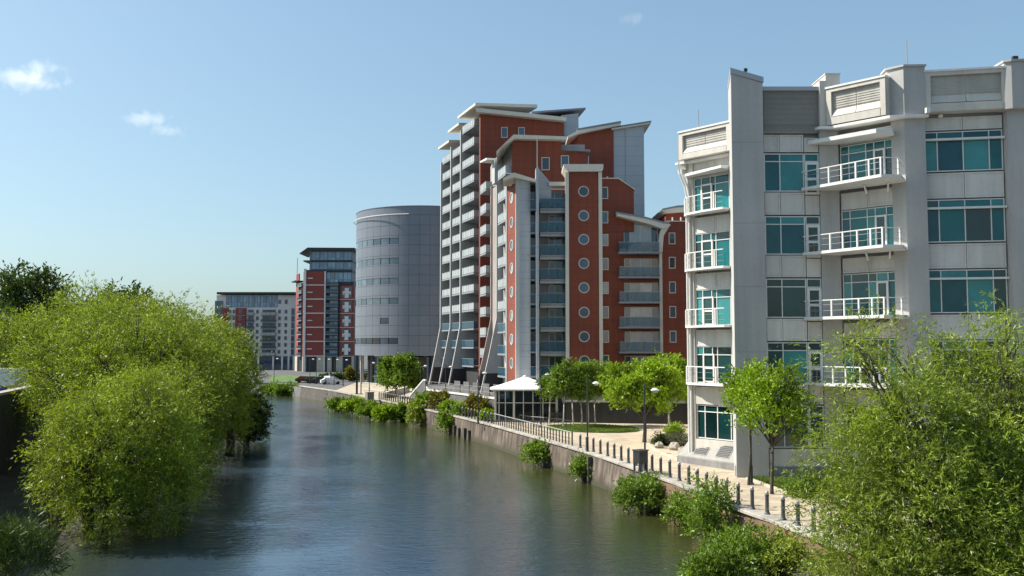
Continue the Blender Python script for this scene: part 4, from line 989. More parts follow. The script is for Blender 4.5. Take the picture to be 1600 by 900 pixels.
MB().lathe([(.22, 0), (.24, .08), (.1, .18)], 10).build('roof_finial', m_pvc, pav, TR(cx, cy, zP + .02))
link('canopy_gutter', mesh('canopy_gutter', MB().box(-3.5, 3.5, -.08, .08, -.08, .08).v, BOXF, m_roof), pav, TR(cx, py0 - .42, zE - .01))
# ---------------- black boundary wall behind the promenade
bw = empty('boundary_wall', (15, 95, 0), 'long low black wall with a pale top rail behind the promenade trees', 'wall')
w0, w1 = Vector((5.6, 97.3)), Vector((27.5, 93.6)); fw = Fa(w0, w1)
zw = zat(630, 95.5)
fbox('wall_face', bw, fw, 0, fw.L, -.3, 0, 0.002, zw, m_black)
for i in range(9): fbox('wall_joint', bw, fw, i * 2.5 + 1, i * 2.5 + 1.03, 0, .012, 0.1, zw - .1, m_dark)
fbox('top_rail', bw, fw, -.1, fw.L, -.35, .06, zw + .003, zw + .14, m_fin)
fbox('fence_screen', bw, fw, 0, fw.L, -.22, -.18, zw + .143, zw + .75, m_slab)
# ================================================================== DRUM OFFICE
dr_c = (-18.4, 198.5); DR = 14.9
drum = empty('drum_building', (dr_c[0], dr_c[1], 0), 'round grey metal clad office drum raised on columns', 'building')
dz0, dz1 = 6.0, 35.9
MB().lathe([(DR - .25, dz0 + .15), (DR - .25, dz1 - .2)], 88).build('core', m_dark, drum, TR(dr_c[0], dr_c[1], 0))
NCOL, NROW = 44, 14
rh_ = (dz1 - 1.9 - dz0) / NROW
def curved(r, w, h_, dep, m, key, n=4):
    k = ('cur', key, round(w, 4), round(h_, 3), m.name)
    if k not in _wins:
        vs = []; fs = []
        for rr in (r, r - dep):
            for i in range(n + 1):
                t = -w / 2 + w * i / n
                for z in (-h_ / 2, h_ / 2): vs.append((rr * math.sin(t), -rr * math.cos(t), z))
        o = 2 * (n + 1)
        for i in range(n):
            a = 2 * i; fs.append((a, a + 2, a + 3, a + 1)); fs.append((a + 1, a + 3, o + a + 3, o + a + 1)); fs.append((a + 2, a, o + a, o + a + 2))
        fs.append((0, 1, o + 1, o)); fs.append((2 * n + 1, 2 * n, o + 2 * n, o + 2 * n + 1))
        _wins[k] = mesh(key, vs, fs, m, False)
    return _wins[k]
random.seed(9)
cw = 2 * math.pi / NCOL
th0 = math.atan2(dr_c[0], dr_c[1])             # angle at which the drum faces the camera
rest = MB()
for c in range(NCOL):
    ang = (c + .5) * cw - math.pi
    for r_ in range(NROW):
        z = dz0 + (r_ + .5) * rh_
        if -1.75 < ang < 0.95:
            glazed = (r_ in (1, 5, 7, 9, 11) and ang < -.33) or (r_ == 3 and -.62 < ang < -.42)
            mt = m_drumglass if glazed else m_drum
            if r_ == 1 and ang < -.33: mt = m_aglass
            if r_ == 3 and glazed: mt = m_aglass
            Mz = lambda zz: TR(dr_c[0], dr_c[1], zz + random.uniform(-.004, .004), ang)
            if mt is m_drum: link('cladding_panel', curved(DR, cw - .0028, rh_ - .045, .12, mt, 'cladding_panel'), drum, Mz(z))
            else:
                hg = rh_ * .62
                link('glass_panel', curved(DR - .06, cw - .012, hg - .03, .10, mt, 'glass_panel'), drum, Mz(z - rh_ / 2 + hg / 2 + .3))
                link('cladding_panel', curved(DR, cw - .0028, rh_ - hg - .32, .12, m_drum, 'cladding_panel'), drum, Mz(z + rh_ / 2 - (rh_ - hg - .3) / 2 - .01))
                link('cladding_panel', curved(DR, cw - .0028, .27, .12, m_drum, 'cladding_panel'), drum, Mz(z - rh_ / 2 + .15))
        else:
            n0 = len(rest.v); me_ = curved(DR, cw - .0028, rh_ - .045, .12, m_drum, 'cladding_panel')
            R_ = TR(0, 0, z, ang); rest.add([R_ @ v.co for v in me_.vertices], [tuple(p.vertices) for p in me_.polygons])
o = rest.build('cladding', m_drum, drum, TR(dr_c[0], dr_c[1], 0)); o['kind'] = 'stuff'
MB().lathe([(DR - .02, dz1 - 1.88), (DR - .02, dz1 - .1), (DR + .06, dz1 - .1), (DR + .06, dz1), (DR - .6, dz1), (DR - .6, dz1 - .3)], 96).build('parapet', m_drum, drum, TR(dr_c[0], dr_c[1], 0))
# head rail, left arc only; its white stands in for a sun glint
pts = [(dr_c[0] + (DR + .5) * math.sin(t), dr_c[1] - (DR + .5) * math.cos(t), dz1 - 1.75) for t in [(-1.7 + i * .06) for i in range(27)]]
MB().tube(pts, .09, 6).build('rail', m_white, drum)
MB().lathe([(DR - .1, dz0), (DR - .1, dz0 + .14), (DR - .3, dz0 + .15)], 88).build('soffit', m_fin, drum, TR(dr_c[0], dr_c[1], 0))
for c in range(30):
    a = c * 2 * math.pi / 30
    link('glass_wall', box_mesh(2.3, .12, dz0 - .3, m_aglass if c % 3 else m_dark), drum, TR(dr_c[0] + 11.2 * math.sin(a), dr_c[1] - 11.2 * math.cos(a), (dz0 - .3) / 2 + .01, a))
for c in range(12):
    a = c * 2 * math.pi / 12 + .2
    MB().tube([(0, 0, 0), (0, 0, dz0 - .01)], .38, 10).build('column', m_fin if c % 2 else m_dark, drum, TR(dr_c[0] + 13.4 * math.sin(a), dr_c[1] - 13.4 * math.cos(a), 0))
for a0_, a1_ in ((.35, .75), (.75, .35), (.75, 1.1)):
    MB().tube([(dr_c[0] + 13.6 * math.sin(a0_), dr_c[1] - 13.6 * math.cos(a0_), .3), (dr_c[0] + 13.6 * math.sin(a1_), dr_c[1] - 13.6 * math.cos(a1_), dz0 - .2)], .22, 6).build('brace', m_dark, drum)

# ================================================================== FAR RED TOWER
YE = 350.0
te = empty('red_tower', (xat(510, YE), YE, 0), 'distant dark red apartment tower with a glazed blue penthouse', 'building')
fe_ = Fa((xat(476.5, YE), YE), (xat(553, YE), YE)); AE = fe_.a_px; ZE = lambda y: zat(y, YE)
fl_ = Fa((xat(462, 366), 366), (xat(476.5, YE), YE))
MB().prism([fe_.p(.3, -.6).xy, fe_.p(fe_.L - .3, -.6).xy, fe_.p(fe_.L - .3, -16).xy, (xat(462, 366) + .6, 366)], GZ, ZE(440)).build('wall', m_dark, te)
bands = [ZE(y) for y in (557, 534, 512, 490, 468, 446, 424)]
for i in range(6):
    z0, z1 = bands[i], bands[i + 1]
    if i < 6: 
        fbox('wall_panel', te, fe_, 0, AE(507), -.5, 0, z0 + .35, z1, m_redbrick_far)
        fbox('floor_band', te, fe_, 0, AE(507), -.5, .05, z0, z0 + .34, m_cream)
        fbox('slot_window', te, fe_, AE(480), AE(488), .001, .08, (z0 + z1) / 2 - .1, (z0 + z1) / 2 + .25, m_cream)
        if i < 5:
            fbox('wall_panel', te, fe_, AE(531), fe_.L, -.5, 0, z0 + .2, z1, m_redbrick_far)
            fbox('floor_band', te, fe_, AE(531), fe_.L, -.5, .05, z0, z0 + .19, m_cream)
            fbox('infill_panel', te, fe_, AE(538), AE(544.5), .002, .08, z0 + .6, z1 - .9, m_cream)
            fbox('infill_panel', te, fe_, AE(535), AE(548), .002, .07, z0 + 1.9, z0 + 3.1, m_cream)
            for zz in (z0 + .7, z0 + 3.2):
                for a in (AE(535), AE(545.5)): apt_window(te, fe_, a + .35, zz + .9, 1.1, 1.5, fr=m_slab)
        fbox('wall_panel', te, fl_, 0, fl_.L * .3, -.4, 0, z0 + .2, z1, m_redbrick_far)
        fbox('wall_panel', te, fl_, fl_.L * .78, fl_.L, -.4, 0, z0 + .2, z1, m_redbrick_far)
    for h2 in (0, 1):
        z = z0 + h2 * (z1 - z0) / 2
        if z < ZE(440):
            apt_balcony(te, fe_, AE(509), AE(529), -.55, 1.0, z + .25, m_balcglass, n=4, slab=.3)
            window(te, fe_, AE(515), AE(527), z + .3, z + 2.3, cols=(.33, .66), b=-.52, fr=m_fin, gl=m_pale, t=.12, name='balcony_window')
            apt_balcony(te, fl_, fl_.L * .32, fl_.L * .76, -.5, .7, z + .25, m_balcglass, n=2, slab=.3)
fbox('column', te, fe_, AE(506.5), AE(508.5), -.3, .35, GZ, ZE(424), m_cream)
fbox('corner_column', te, fe_, -.5, .3, -.3, .5, GZ, ZE(420), m_cream)
fbox('stone_base', te, fe_, 0, fe_.L, -1.2, -.61, GZ, ZE(557.5), m_aglass)
for x0, x1 in ((476.5, 479), (496, 508), (512, 519), (526, 536), (550, 553)): fbox('base_pier', te, fe_, AE(x0), AE(x1), -.55, .15, GZ, ZE(557.5), m_stone)
fbox('base_pier', te, fl_, .0, fl_.L * .25, -.5, .1, GZ, ZE(557.5), m_stone)
fbox('base_pier', te, fl_, fl_.L * .8, fl_.L, -.5, .1, GZ, ZE(557.5), m_stone)
pz0 = ZE(424)
fbox('penthouse_wall', te, fe_, 1.2, AE(548.5), -12, -1.2, ZE(442), ZE(391), m_slab)
for z0, z1, x0, x1 in ((ZE(441), ZE(425), 508, 548), (ZE(420), ZE(409), 485, 548), (ZE(406), ZE(393), 485, 548)):
    n = 5 if x1 - x0 > 50 else 3; st = (AE(x1) - AE(x0)) / n
    for i in range(n): window(te, fe_, AE(x0) + i * st + .05, AE(x0) + (i + 1) * st - .05, z0, z1, cols=(.5,), rows=(.3,), b=-1.1, fr=m_slab, gl=m_skyglass, t=.12)
fbox('penthouse_slab', te, fe_, -1.0, AE(549.5), -12, -.5, ZE(408.5), ZE(406.5), m_dark)
fbox('penthouse_slab', te, fe_, -.6, AE(549.5), -12, -.5, ZE(424.5), ZE(421.5), m_dark)
fpoly('roof', te, fe_, [(-2.2, ZE(397)), (.5, ZE(391.5)), (AE(553.5), ZE(391.5)), (AE(553.5), ZE(387.5)), (.8, ZE(387)), (-2.2, ZE(396))], -14, .8, m_dark)
fbox('roof_plant', te, fe_, AE(498), AE(520), -8, -4, ZE(387.4), ZE(385.2), m_drum)
MB().tube([(xat(463.5, 360), 360, zat(440, 360)), (xat(463.5, 360), 360, zat(403, 360))], .12, 5).build('mast', m_slab, te)
fbox('canopy', te, fl_, -1, fl_.L * .3, -2, 1.6, zat(440, 360), zat(438, 360), m_dark)
# ================================================================== FAR CREAM BLOCK
YF = 380.0
tf = empty('cream_block', (xat(400, YF), YF, 0), 'distant long apartment block with cream and red walls and a thin dark flat roof', 'building')
ff = Fa((xat(335, YF), YF), (xat(461, YF), YF)); AF = ff.a_px; ZF = lambda y: zat(y, YF)
MB().prism([ff.p(.5, -.8).xy, ff.p(ff.L, -.8).xy, ff.p(ff.L, -15).xy, ff.p(.5, -15).xy], GZ, ZF(461)).build('wall', m_cream, tf)
zf_ = [ZF(y) for y in (555.5, 544.5, 534, 524, 513.5, 503, 492.5, 481)]
fbox('glass_corner', tf, ff, 0, AF(347), -.79, -.3, GZ, ZF(470), m_drumglass)
for i in range(7):
    z0, z1 = zf_[i], zf_[i + 1]
    for x0, x1 in ((347, 357.5), (368, 384)): fbox('wall_panel', tf, ff, AF(x0), AF(x1), -.79, .2, z0 + .1, z1 - .1, m_redbrick_far)
    fbox('infill_panel', tf, ff, AF(357.7), AF(367.8), -.79, .1, z0 + .1, z1 - .1, m_cream)
    for px in (360, 365.5, 375.5): apt_window(tf, ff, AF(px), z0 + 1.5, 1.0, 1.6, b=.21, fr=m_fin)
    apt_window(tf, ff, AF(341), z0 + 1.5, 1.8, 1.6, b=-.29, fr=m_slab)
    if i % 2 == 0: fbox('floor_band', tf, ff, -1.5 if i > 2 else 0, AF(384), -.3, .5, z0 - .25, z0 + .08, m_slab)
    for px in (401.5, 436, 446): apt_window(tf, ff, AF(px), z0 + 1.5, 1.15, 1.6, b=-.78, fr=m_fin)
    for x0, x1 in ((386, 396.5), (408, 431)):
        apt_balcony(tf, ff, AF(x0), AF(x1), -.79, .8, z0 + .1, m_balcglass if i % 3 else m_balc, n=3, slab=.3)
        window(tf, ff, AF(x0) + .3, AF(x1) - .3, z0 + .2, z0 + 2.3, cols=(.25, .5, .75), b=-.75, fr=m_slab, gl=m_aglass, t=.1, name='balcony_window')
    window(tf, ff, AF(454.5), AF(459.5), z0 + .1, z1 - .2, b=-.7, fr=m_slab, gl=m_aglass, t=.15)
zt0 = zf_[-1]
for i in range(9):
    x0 = 352 + i * 9.0
    if x0 < 428: window(tf, ff, AF(x0), AF(x0 + 8.6), zt0 + .3, ZF(462), cols=(.5,), rows=(.4,), b=-.7, fr=m_slab, gl=m_skyglass, t=.14)
for px in (436, 446): apt_window(tf, ff, AF(px), (zt0 + ZF(462)) / 2, 1.2, 1.8, b=-.78, fr=m_fin)
fbox('roof', tf, ff, AF(339), AF(462), -15, .9, ZF(460), ZF(456.5), m_dark)
fbox('ground_glass', tf, ff, AF(386), AF(461), -.79, -.4, GZ, ZF(556.5), m_aglass)
for px in (388, 405, 428, 442, 452, 460): fbox('base_column', tf, ff, AF(px) - .35, AF(px) + .35, -.38, .3, GZ, ZF(556), m_cream)
# ================================================================== VEGETATION
LF_WIL = leaf_mat('willow_leaf', (0.095, 0.142, 0.014), (0.29, 0.36, 0.044))
LF_WIL2 = leaf_mat('willow_leaf_yellow', (0.105, 0.155, 0.014), (0.31, 0.38, 0.046))
LF_DARK = leaf_mat('dark_leaf', (0.022, 0.042, 0.010), (0.075, 0.115, 0.025))
LF_LIME = leaf_mat('lime_leaf', (0.10, 0.175, 0.008), (0.30, 0.43, 0.025))
LF_SHRUB = leaf_mat('shrub_leaf', (0.065, 0.125, 0.012), (0.23, 0.34, 0.045))
LF_NEAR = leaf_mat('near_willow_leaf', (0.105, 0.165, 0.016), (0.32, 0.385, 0.055))
LF_OLIVE = leaf_mat('olive_shrub_leaf', (0.085, 0.075, 0.012), (0.21, 0.20, 0.03))
LF_SILVER = leaf_mat('silver_leaf', (0.12, 0.13, 0.09), (0.30, 0.31, 0.25))
LF_GRASS = leaf_mat('grass_blade', (0.06, 0.11, 0.015), (0.17, 0.235, 0.04))
def quads_mesh(name, V, mt):
    """V: (n, 4, 3) array of leaf quads"""
    n = len(V); me = bpy.data.meshes.new(name)
    me.vertices.add(n * 4); me.vertices.foreach_set('co', V.astype(np.float32).ravel())
    me.loops.add(n * 4); me.loops.foreach_set('vertex_index', np.arange(n * 4, dtype=np.int32))
    me.polygons.add(n); me.polygons.foreach_set('loop_start', np.arange(0, n * 4, 4, dtype=np.int32))
    try: me.polygons.foreach_set('loop_total', np.full(n, 4, dtype=np.int32))
    except Exception: pass
    me.materials.append(mt); me.update(calc_edges=True); return me
def nrm(a): return a / np.maximum(np.linalg.norm(a, axis=-1, keepdims=True), 1e-9)
def foliage(rng, lobes, nclump, ntwig, nleaf, L, Wd, up=0.35, droop=0.25, twig=0.9, shell=0.5, spread=0.9, zmin=None, lowcut=-0.6):
    """leaf quads on twigs that spring from clumps spread through the crown's lobes"""
    lobes = np.array(lobes, float); vol = lobes[:, 3] * lobes[:, 4] * lobes[:, 5]; pr = vol ** .8 / (vol ** .8).sum()
    li = rng.choice(len(lobes), nclump, p=pr)
    d = nrm(rng.normal(size=(nclump, 3)))
    bad = d[:, 2] < lowcut; d[bad, 2] *= -0.5; d = nrm(d)
    rr = shell + (1 - shell) * rng.random(nclump) ** .6
    rr *= 0.84 + 0.3 * rng.random(nclump); shoot = rng.random(nclump) < .10; rr[shoot] *= 1.12
    C = lobes[li, :3] + d * lobes[li, 3:6] * rr[:, None]
    out = nrm(d / lobes[li, 3:6])
    # twigs
    nt = nclump * ntwig
    Cb = np.repeat(C, ntwig, 0) + rng.normal(size=(nt, 3)) * twig * .28
    T = nrm(np.repeat(out, ntwig, 0) * .8 + rng.normal(size=(nt, 3)) * .55 * spread + np.array([0, 0, up]))
    TL = twig * (0.55 + 0.75 * rng.random(nt)) * np.repeat((0.7 + .6 * rng.random(nclump)) * np.where(shoot, 1.5, 1.0), ntwig)
    # leaves
    nl = nt * nleaf
    s = np.tile((np.arange(nleaf) + .5) / nleaf, nt) + rng.normal(size=nl) * .06
    Tn = np.repeat(T, nleaf, 0); Tl = np.repeat(TL, nleaf)
    P = np.repeat(Cb, nleaf, 0) + Tn * (s * Tl)[:, None]; P[:, 2] -= droop * Tl * s * s
    dirn = Tn.copy(); dirn[:, 2] -= 2 * droop * s
    LD = nrm(nrm(dirn) + rng.normal(size=(nl, 3)) * .6)
    WDv = nrm(np.cross(LD, rng.normal(size=(nl, 3))))
    sz = 0.5 + 0.9 * rng.random(nl); l = (L * sz)[:, None]; w = (Wd * sz)[:, None]
    V = np.stack([P, P + LD * l * .45 + WDv * w * .5, P + LD * l, P + LD * l * .45 - WDv * w * .5], 1)
    if zmin is not None: V = V[V[:, :, 2].min(1) > zmin]
    return V
def limbs(mb, rng, base, lobes, r0, fork, stems=1, sub=3, n=6, wig=.06, lean=(0, 0)):
    if stems == 1: wig = .015
    """a tapered trunk, a limb into every lobe and branches off each limb"""
    base = Vector(base)
    heads = []
    for k in range(stems):
        b = base + Vector((rng.normal() * .25, rng.normal() * .25, 0)) * (stems > 1)
        top = b + Vector((lean[0] + rng.normal() * 1.6 * wig * fork, lean[1] + rng.normal() * 1.6 * wig * fork, fork))
        mid = b.lerp(top, .5) + Vector((rng.normal(), rng.normal(), 0)) * wig * fork
        mb.tube([b + Vector((0, 0, -.3)), b + Vector((0, 0, .25)), mid, top], [r0 * 1.35, r0, r0 * .85, r0 * .7], n)
        heads.append(top)
    for i, lo in enumerate(lobes):
        c = Vector(lo[:3]); hd = heads[i % len(heads)]; ln_ = (c - hd).length
        m1 = hd.lerp(c, .5) + Vector((rng.normal(), rng.normal(), abs(rng.normal()))) * wig * ln_
        rl = r0 * .5 * min(1, ln_ / 3 + .3)
        tip = c + Vector((0, 0, lo[5] * .45))
        mb.tube([hd, m1, c, tip], [rl, rl * .75, rl * .45, rl * .12], 5)
        for j in range(sub):
            d = Vector(nrm(rng.normal(size=3))); d.z = abs(d.z) * .8 + .1
            e = c + Vector((d.x * lo[3], d.y * lo[4], d.z * lo[5])) * .85
            s_ = m1.lerp(c, rng.random() * .9); mm = s_.lerp(e, .5) + Vector((rng.normal(), rng.normal(), rng.normal())) * .08 * (e - s_).length
            mb.tube([s_, mm, e], [rl * .4, rl * .26, rl * .06], 4)
ntree = [100]
def tree(name, label, cat, base, lobes, leaf, bark, r0, fork, fol, group=None, stems=1, sub=3, crown='crown', lean=(0, 0), seed=None):
    ntree[0] += 1; rng = np.random.default_rng(seed or ntree[0])
    t = empty(name, base, label, cat, group)
    mb = MB(); limbs(mb, rng, base, lobes, r0, fork, stems, sub, lean=lean); mb.build('trunk' if cat == 'tree' else 'stem', bark, t, smooth=True)
    V = foliage(rng, lobes, **fol)
    link(crown if cat == 'tree' else 'foliage', quads_mesh('foliage', V, leaf), t)
    return t
def sub_lobes(rng, c, r, n, rs=(.38, .6), core=.62, fo=.68):
    """break one big crown envelope into uneven lobes"""
    out = [(*c, r[0] * core, r[1] * core, r[2] * core)]
    for k in range(n):
        ph = k * 2.399 + rng.random() * .5; zz = -0.8 + 1.7 * ((k + .5) / n); q = math.sqrt(max(0, 1 - min(1, abs(zz)) ** 2)); s_ = rs[0] + (rs[1] - rs[0]) * rng.random()
        f = fo + .16 * rng.random()
        out.append((c[0] + r[0] * f * q * math.cos(ph), c[1] + r[1] * f * q * math.sin(ph), c[2] + r[2] * f * zz, r[0] * s_, r[1] * s_, r[2] * s_ * .85))
    return out
R = np.random.default_rng(7)
Wf = lambda n, L, Wd, **k: dict(dict(nclump=int(n * 1.1), ntwig=7, nleaf=11, L=L * .78, Wd=Wd * .78, up=.35, droop=.3, twig=1.0, zmin=WATER + .03, lowcut=-1, shell=.6), **k)
# ---- left bank willows
def lobes_at(px, y_top, y_bot, pw, Y, n, depth=None, ysh=0, shr=.55):
    big = n >= 7 and shr == .55
    X = xat(px, Y); zt, zb_ = zat(y_top, Y), zat(y_bot, Y); rx = max(.4, pw / 2 / FPX * Y - shr); rz = max(.4, (zt - zb_) / 2 - shr * .6)
    return sub_lobes(R, (X, Y + ysh, (zt + zb_) / 2), (rx, depth or rx, rz), int(n * 1.5) if big else n, **(dict(rs=(.26, .44), core=.6, fo=.74) if big else {}))
lf = leaf_mat
tree('willow_tree', 'nearest bushy willow on the left bank with its crown down to the water', 'tree', (-22.2, 50, -1.9), lobes_at(192, 578, 850, 236, 50, 15), LF_WIL2, m_bark, .17, 1.6, Wf(1050, .25, .062, twig=.85, lowcut=-.95), stems=4, sub=4)
tree('willow_tree', 'small low willow at the foot of the dark left wall beside the nearest willow', 'tree', (-24.6, 54, -1.2), lobes_at(140, 600, 800, 120, 54, 8), LF_WIL2, m_bark, .12, 1.4, Wf(380, .25, .062, twig=.8), stems=3)
tree('willow_tree', 'broad tall willow in the middle of the left bank clump above the nearest willow', 'tree', (-27.5, 68, -.5), lobes_at(205, 462, 720, 290, 68, 17), LF_WIL, m_bark, .26, 3.0, Wf(1250, .30, .08, twig=1.15), stems=2, sub=4)
tree('willow_tree', 'willow with dense dark lower branches at the right end of the left bank clump', 'tree', (-25.6, 84, -1.6), lobes_at(322, 505, 722, 165, 84, 13), LF_WIL, m_bark, .2, 2.0, Wf(850, .30, .085, twig=1.0), stems=3)
tree('willow_tree', 'low willow over the water between the nearest willow and the far end of the clump', 'tree', (-23.2, 66, -1.9), lobes_at(270, 560, 812, 165, 65, 12), LF_WIL, m_bark, .16, 1.5, Wf(780, .28, .075, twig=.95), stems=3)
tree('willow_tree', 'rounded willow behind the white van on the left bank', 'tree', (-48, 93, 3.6), lobes_at(25, 488, 592, 240, 93, 13), LF_WIL, m_bark, .25, 3.0, Wf(760, .33, .095, twig=1.2))
tree('willow_tree', 'tall willow behind the middle of the left bank clump with a rounded top', 'tree', (-43, 100, 3.6), lobes_at(170, 450, 620, 250, 100, 14), LF_WIL, m_bark, .3, 4.0, Wf(900, .34, .10, twig=1.3))
tree('willow_tree', 'willow at the back of the left bank clump beside the distant cream apartment block', 'tree', (-37.5, 112, 2.0), lobes_at(290, 490, 660, 160, 112, 10), LF_WIL, m_bark, .25, 3.0, Wf(480, .36, .11, twig=1.3))
tree('alder_tree', 'dark leaved bush dipping into the river at the far tip of the left bank clump', 'tree', (-28.2, 99, -2.0), lobes_at(388, 598, 708, 70, 99, 8), LF_DARK, m_bark, .14, 1.2, Wf(230, .34, .15, twig=.9), stems=3)
tree('willow_tree', 'short willow bush at the river bend in front of the distant cream block', 'tree', (-42.5, 136, -1), lobes_at(355, 540, 630, 75, 136, 7), LF_WIL, m_bark, .16, 1.2, Wf(260, .38, .12, twig=1.2), stems=3)
tree('sycamore_tree', 'dark green broadleaf tree rising above the willows at the far left', 'tree', (-63, 122, 3.6), lobes_at(52, 410, 570, 125, 122, 13), LF_DARK, m_bark, .32, 5.0, dict(nclump=340, ntwig=5, nleaf=8, L=.42, Wd=.22, up=.6, droop=.1, twig=1.5, shell=.2))
tree('sycamore_tree', 'dark broadleaf tree showing just its twiggy top behind the middle willows', 'tree', (-50, 122, 3.6), lobes_at(190, 448, 580, 130, 122, 9), LF_DARK, m_bark, .3, 5.0, dict(nclump=300, ntwig=5, nleaf=8, L=.42, Wd=.22, up=.6, droop=.1, twig=1.4))
tree('willow_tree', 'willow filling the dip between the nearest willow and the tall middle one', 'tree', (-25.5, 58, -1.2), lobes_at(250, 560, 760, 170, 58, 9), LF_WIL2, m_bark, .15, 1.6, Wf(420, .26, .066, twig=.9), stems=3)
tree('willow_tree', 'willow on the right shoulder of the left bank clump below its rounded top', 'tree', (-30, 90, -1.0), lobes_at(285, 478, 640, 170, 90, 10), LF_WIL, m_bark, .2, 2.4, Wf(520, .31, .085, twig=1.1), stems=2)
# ---- right foreground willow
def L_(px, py, Y, rx, ry, rz):
    p = at_y(px, py, Y); return (p.x, p.y, p.z, rx, ry, rz)
rl_ = [L_(1345, 560, 27.5, .7, .9, .9), L_(1385, 545, 28, .75, .9, .7), L_(1410, 630, 27, 1.25, 1.3, 1.2), L_(1475, 585, 28.5, 1.0, 1.1, 1.0), L_(1560, 560, 27, .75, .9, 1.1), L_(1595, 620, 28, 1.4, 1.3, 1.3), L_(1520, 660, 27, 1.3, 1.2, 1.2),
       L_(1350, 690, 27.5, 1.0, 1.1, 1.3), L_(1335, 800, 27, 1.0, 1.1, 1.1), L_(1430, 760, 26.5, 1.5, 1.4, 1.4), L_(1530, 790, 26.5, 1.5, 1.4, 1.5), L_(1620, 760, 27, 1.4, 1.4, 1.8), L_(1370, 890, 26, 1.3, 1.2, 1.1), L_(1480, 890, 26, 1.6, 1.4, 1.2), L_(1590, 900, 26, 1.5, 1.4, 1.3), L_(1572, 505, 27.5, .35, .4, .5), L_(1335, 535, 27.5, .4, .5, .45), L_(1660, 560, 28, 1.2, 1.2, 1.5)]
rl_ += [(a[0] + .35, a[1] - .3, a[2] - .25, a[3], a[4], a[5]) for a in rl_ if a[2] < 7.2]
rl_ += [(a[0] - .45, a[1] + .5, a[2] + .2, a[3] * .9, a[4], a[5]) for a in rl_[:18] if a[2] < 5.4]
tree('willow_tree', 'large feathery willow filling the right foreground in front of the pale office', 'tree', (14.4, 26.8, -1.7), rl_, LF_NEAR, m_bark, .13, 2.0, dict(nclump=1650, ntwig=8, nleaf=15, L=.135, Wd=.027, up=.9, droop=.45, twig=.85, shell=.1, spread=.9, lowcut=-1, zmin=WATER), stems=8, sub=5)
# ---- promenade trees
pg = 'young broadleaf trees on the promenade'
PF = lambda n, L=.22, W_=.13, **k: dict(dict(nclump=n, ntwig=5, nleaf=8, L=L, Wd=W_, up=.35, droop=.05, twig=.5, shell=.3), **k)
PT_D = 2.7
def ptree(label, px, ybase, cpx, y_top, y_bot, pw, n, leaf, seed, r0=.11, L=.2, W_=.12, bark=m_bark, ncl=230, group=pg, name='promenade_tree', fork=None):
    b = on_z(px, ybase); Y = b.y; lo = lobes_at(cpx, y_top, y_bot, pw, Y, n, shr=.3)
    return tree(name, label, 'tree', (b.x, b.y, 0), lo, leaf, bark, r0, fork or max(1.2, zat(y_bot, Y) + .1), PF(int(ncl * PT_D), L * .85, W_ * .85), group, seed=seed)
ptree('young tree with bright lime crown and straight trunk beside the office lawn strip', 1206, 772, 1207, 560, 702, 118, 11, LF_LIME, 11, r0=.1, L=.17, W_=.10, ncl=130)
ptree('slim young tree standing close behind the tall black lamp post by the office', 1170, 758, 1165, 575, 660, 78, 7, LF_LIME, 12, r0=.08, L=.17, W_=.10, ncl=70)
ptree('round crowned tree on the paving behind the litter bin', 1007, 691, 1000, 560, 658, 122, 12, LF_LIME, 13, r0=.17, L=.24, W_=.15, ncl=300)
ptree('tree by the corner of the pale office partly hidden by the round crowned tree', 1046, 667, 1042, 552, 640, 68, 8, LF_LIME, 14, r0=.12, L=.25, W_=.15, ncl=170, bark=m_palebark)
for i, (px, yb, cp) in enumerate(((880, 670, 880), (896, 668, 893), (909, 668, 905), (919, 667, 918), (930, 665, 932))):
    ptree(('leftmost slender tree on the oval lawn, on a pale leaning stem', 'second slender tree from the left on the oval lawn', 'middle slender tree of the oval lawn cluster', 'slender tree just right of the middle of the oval lawn cluster', 'rightmost slender tree of the oval lawn cluster')[i], px, yb, cp, 563 + i % 3 * 5, 634 - i % 2 * 5, 42, 6, LF_SHRUB, 20 + i, r0=.075, L=.24, W_=.11, bark=m_palebark, ncl=110, group='slender trees on the oval lawn')
ptree('slender tree in front of the glass pavilion with its crown below the white roof', 858, 663, 862, 588, 630, 40, 6, LF_SHRUB, 27, r0=.07, L=.24, W_=.11, bark=m_palebark, ncl=70, group='slender trees on the oval lawn')
for i, (px, yb, cp, yt, w_, lab) in enumerate(((606, 620, 606, 560, 32, 'leftmost of the four small plaza trees in front of the round drum'), (618, 622, 618, 550, 36, 'tallest of the plaza trees in front of the drum'), (632, 625, 634, 553, 36, 'plaza tree in front of the drum beside the tallest one'), (645, 622, 648, 566, 26, 'small plaza tree nearest the terrace stair'))):
    ptree(lab, px, yb, cp, yt, 615, w_, 6, LF_SHRUB, 30 + i, r0=.11, L=.34, W_=.18, ncl=130, group='trees on the plaza before the drum', fork=2.0)
ptree('tiny conical tree in front of the distant red tower', 547, 597, 547, 573, 594, 9, 4, LF_OLIVE, 37, r0=.08, L=.4, W_=.22, ncl=50, group='trees on the plaza before the drum', fork=1.0)
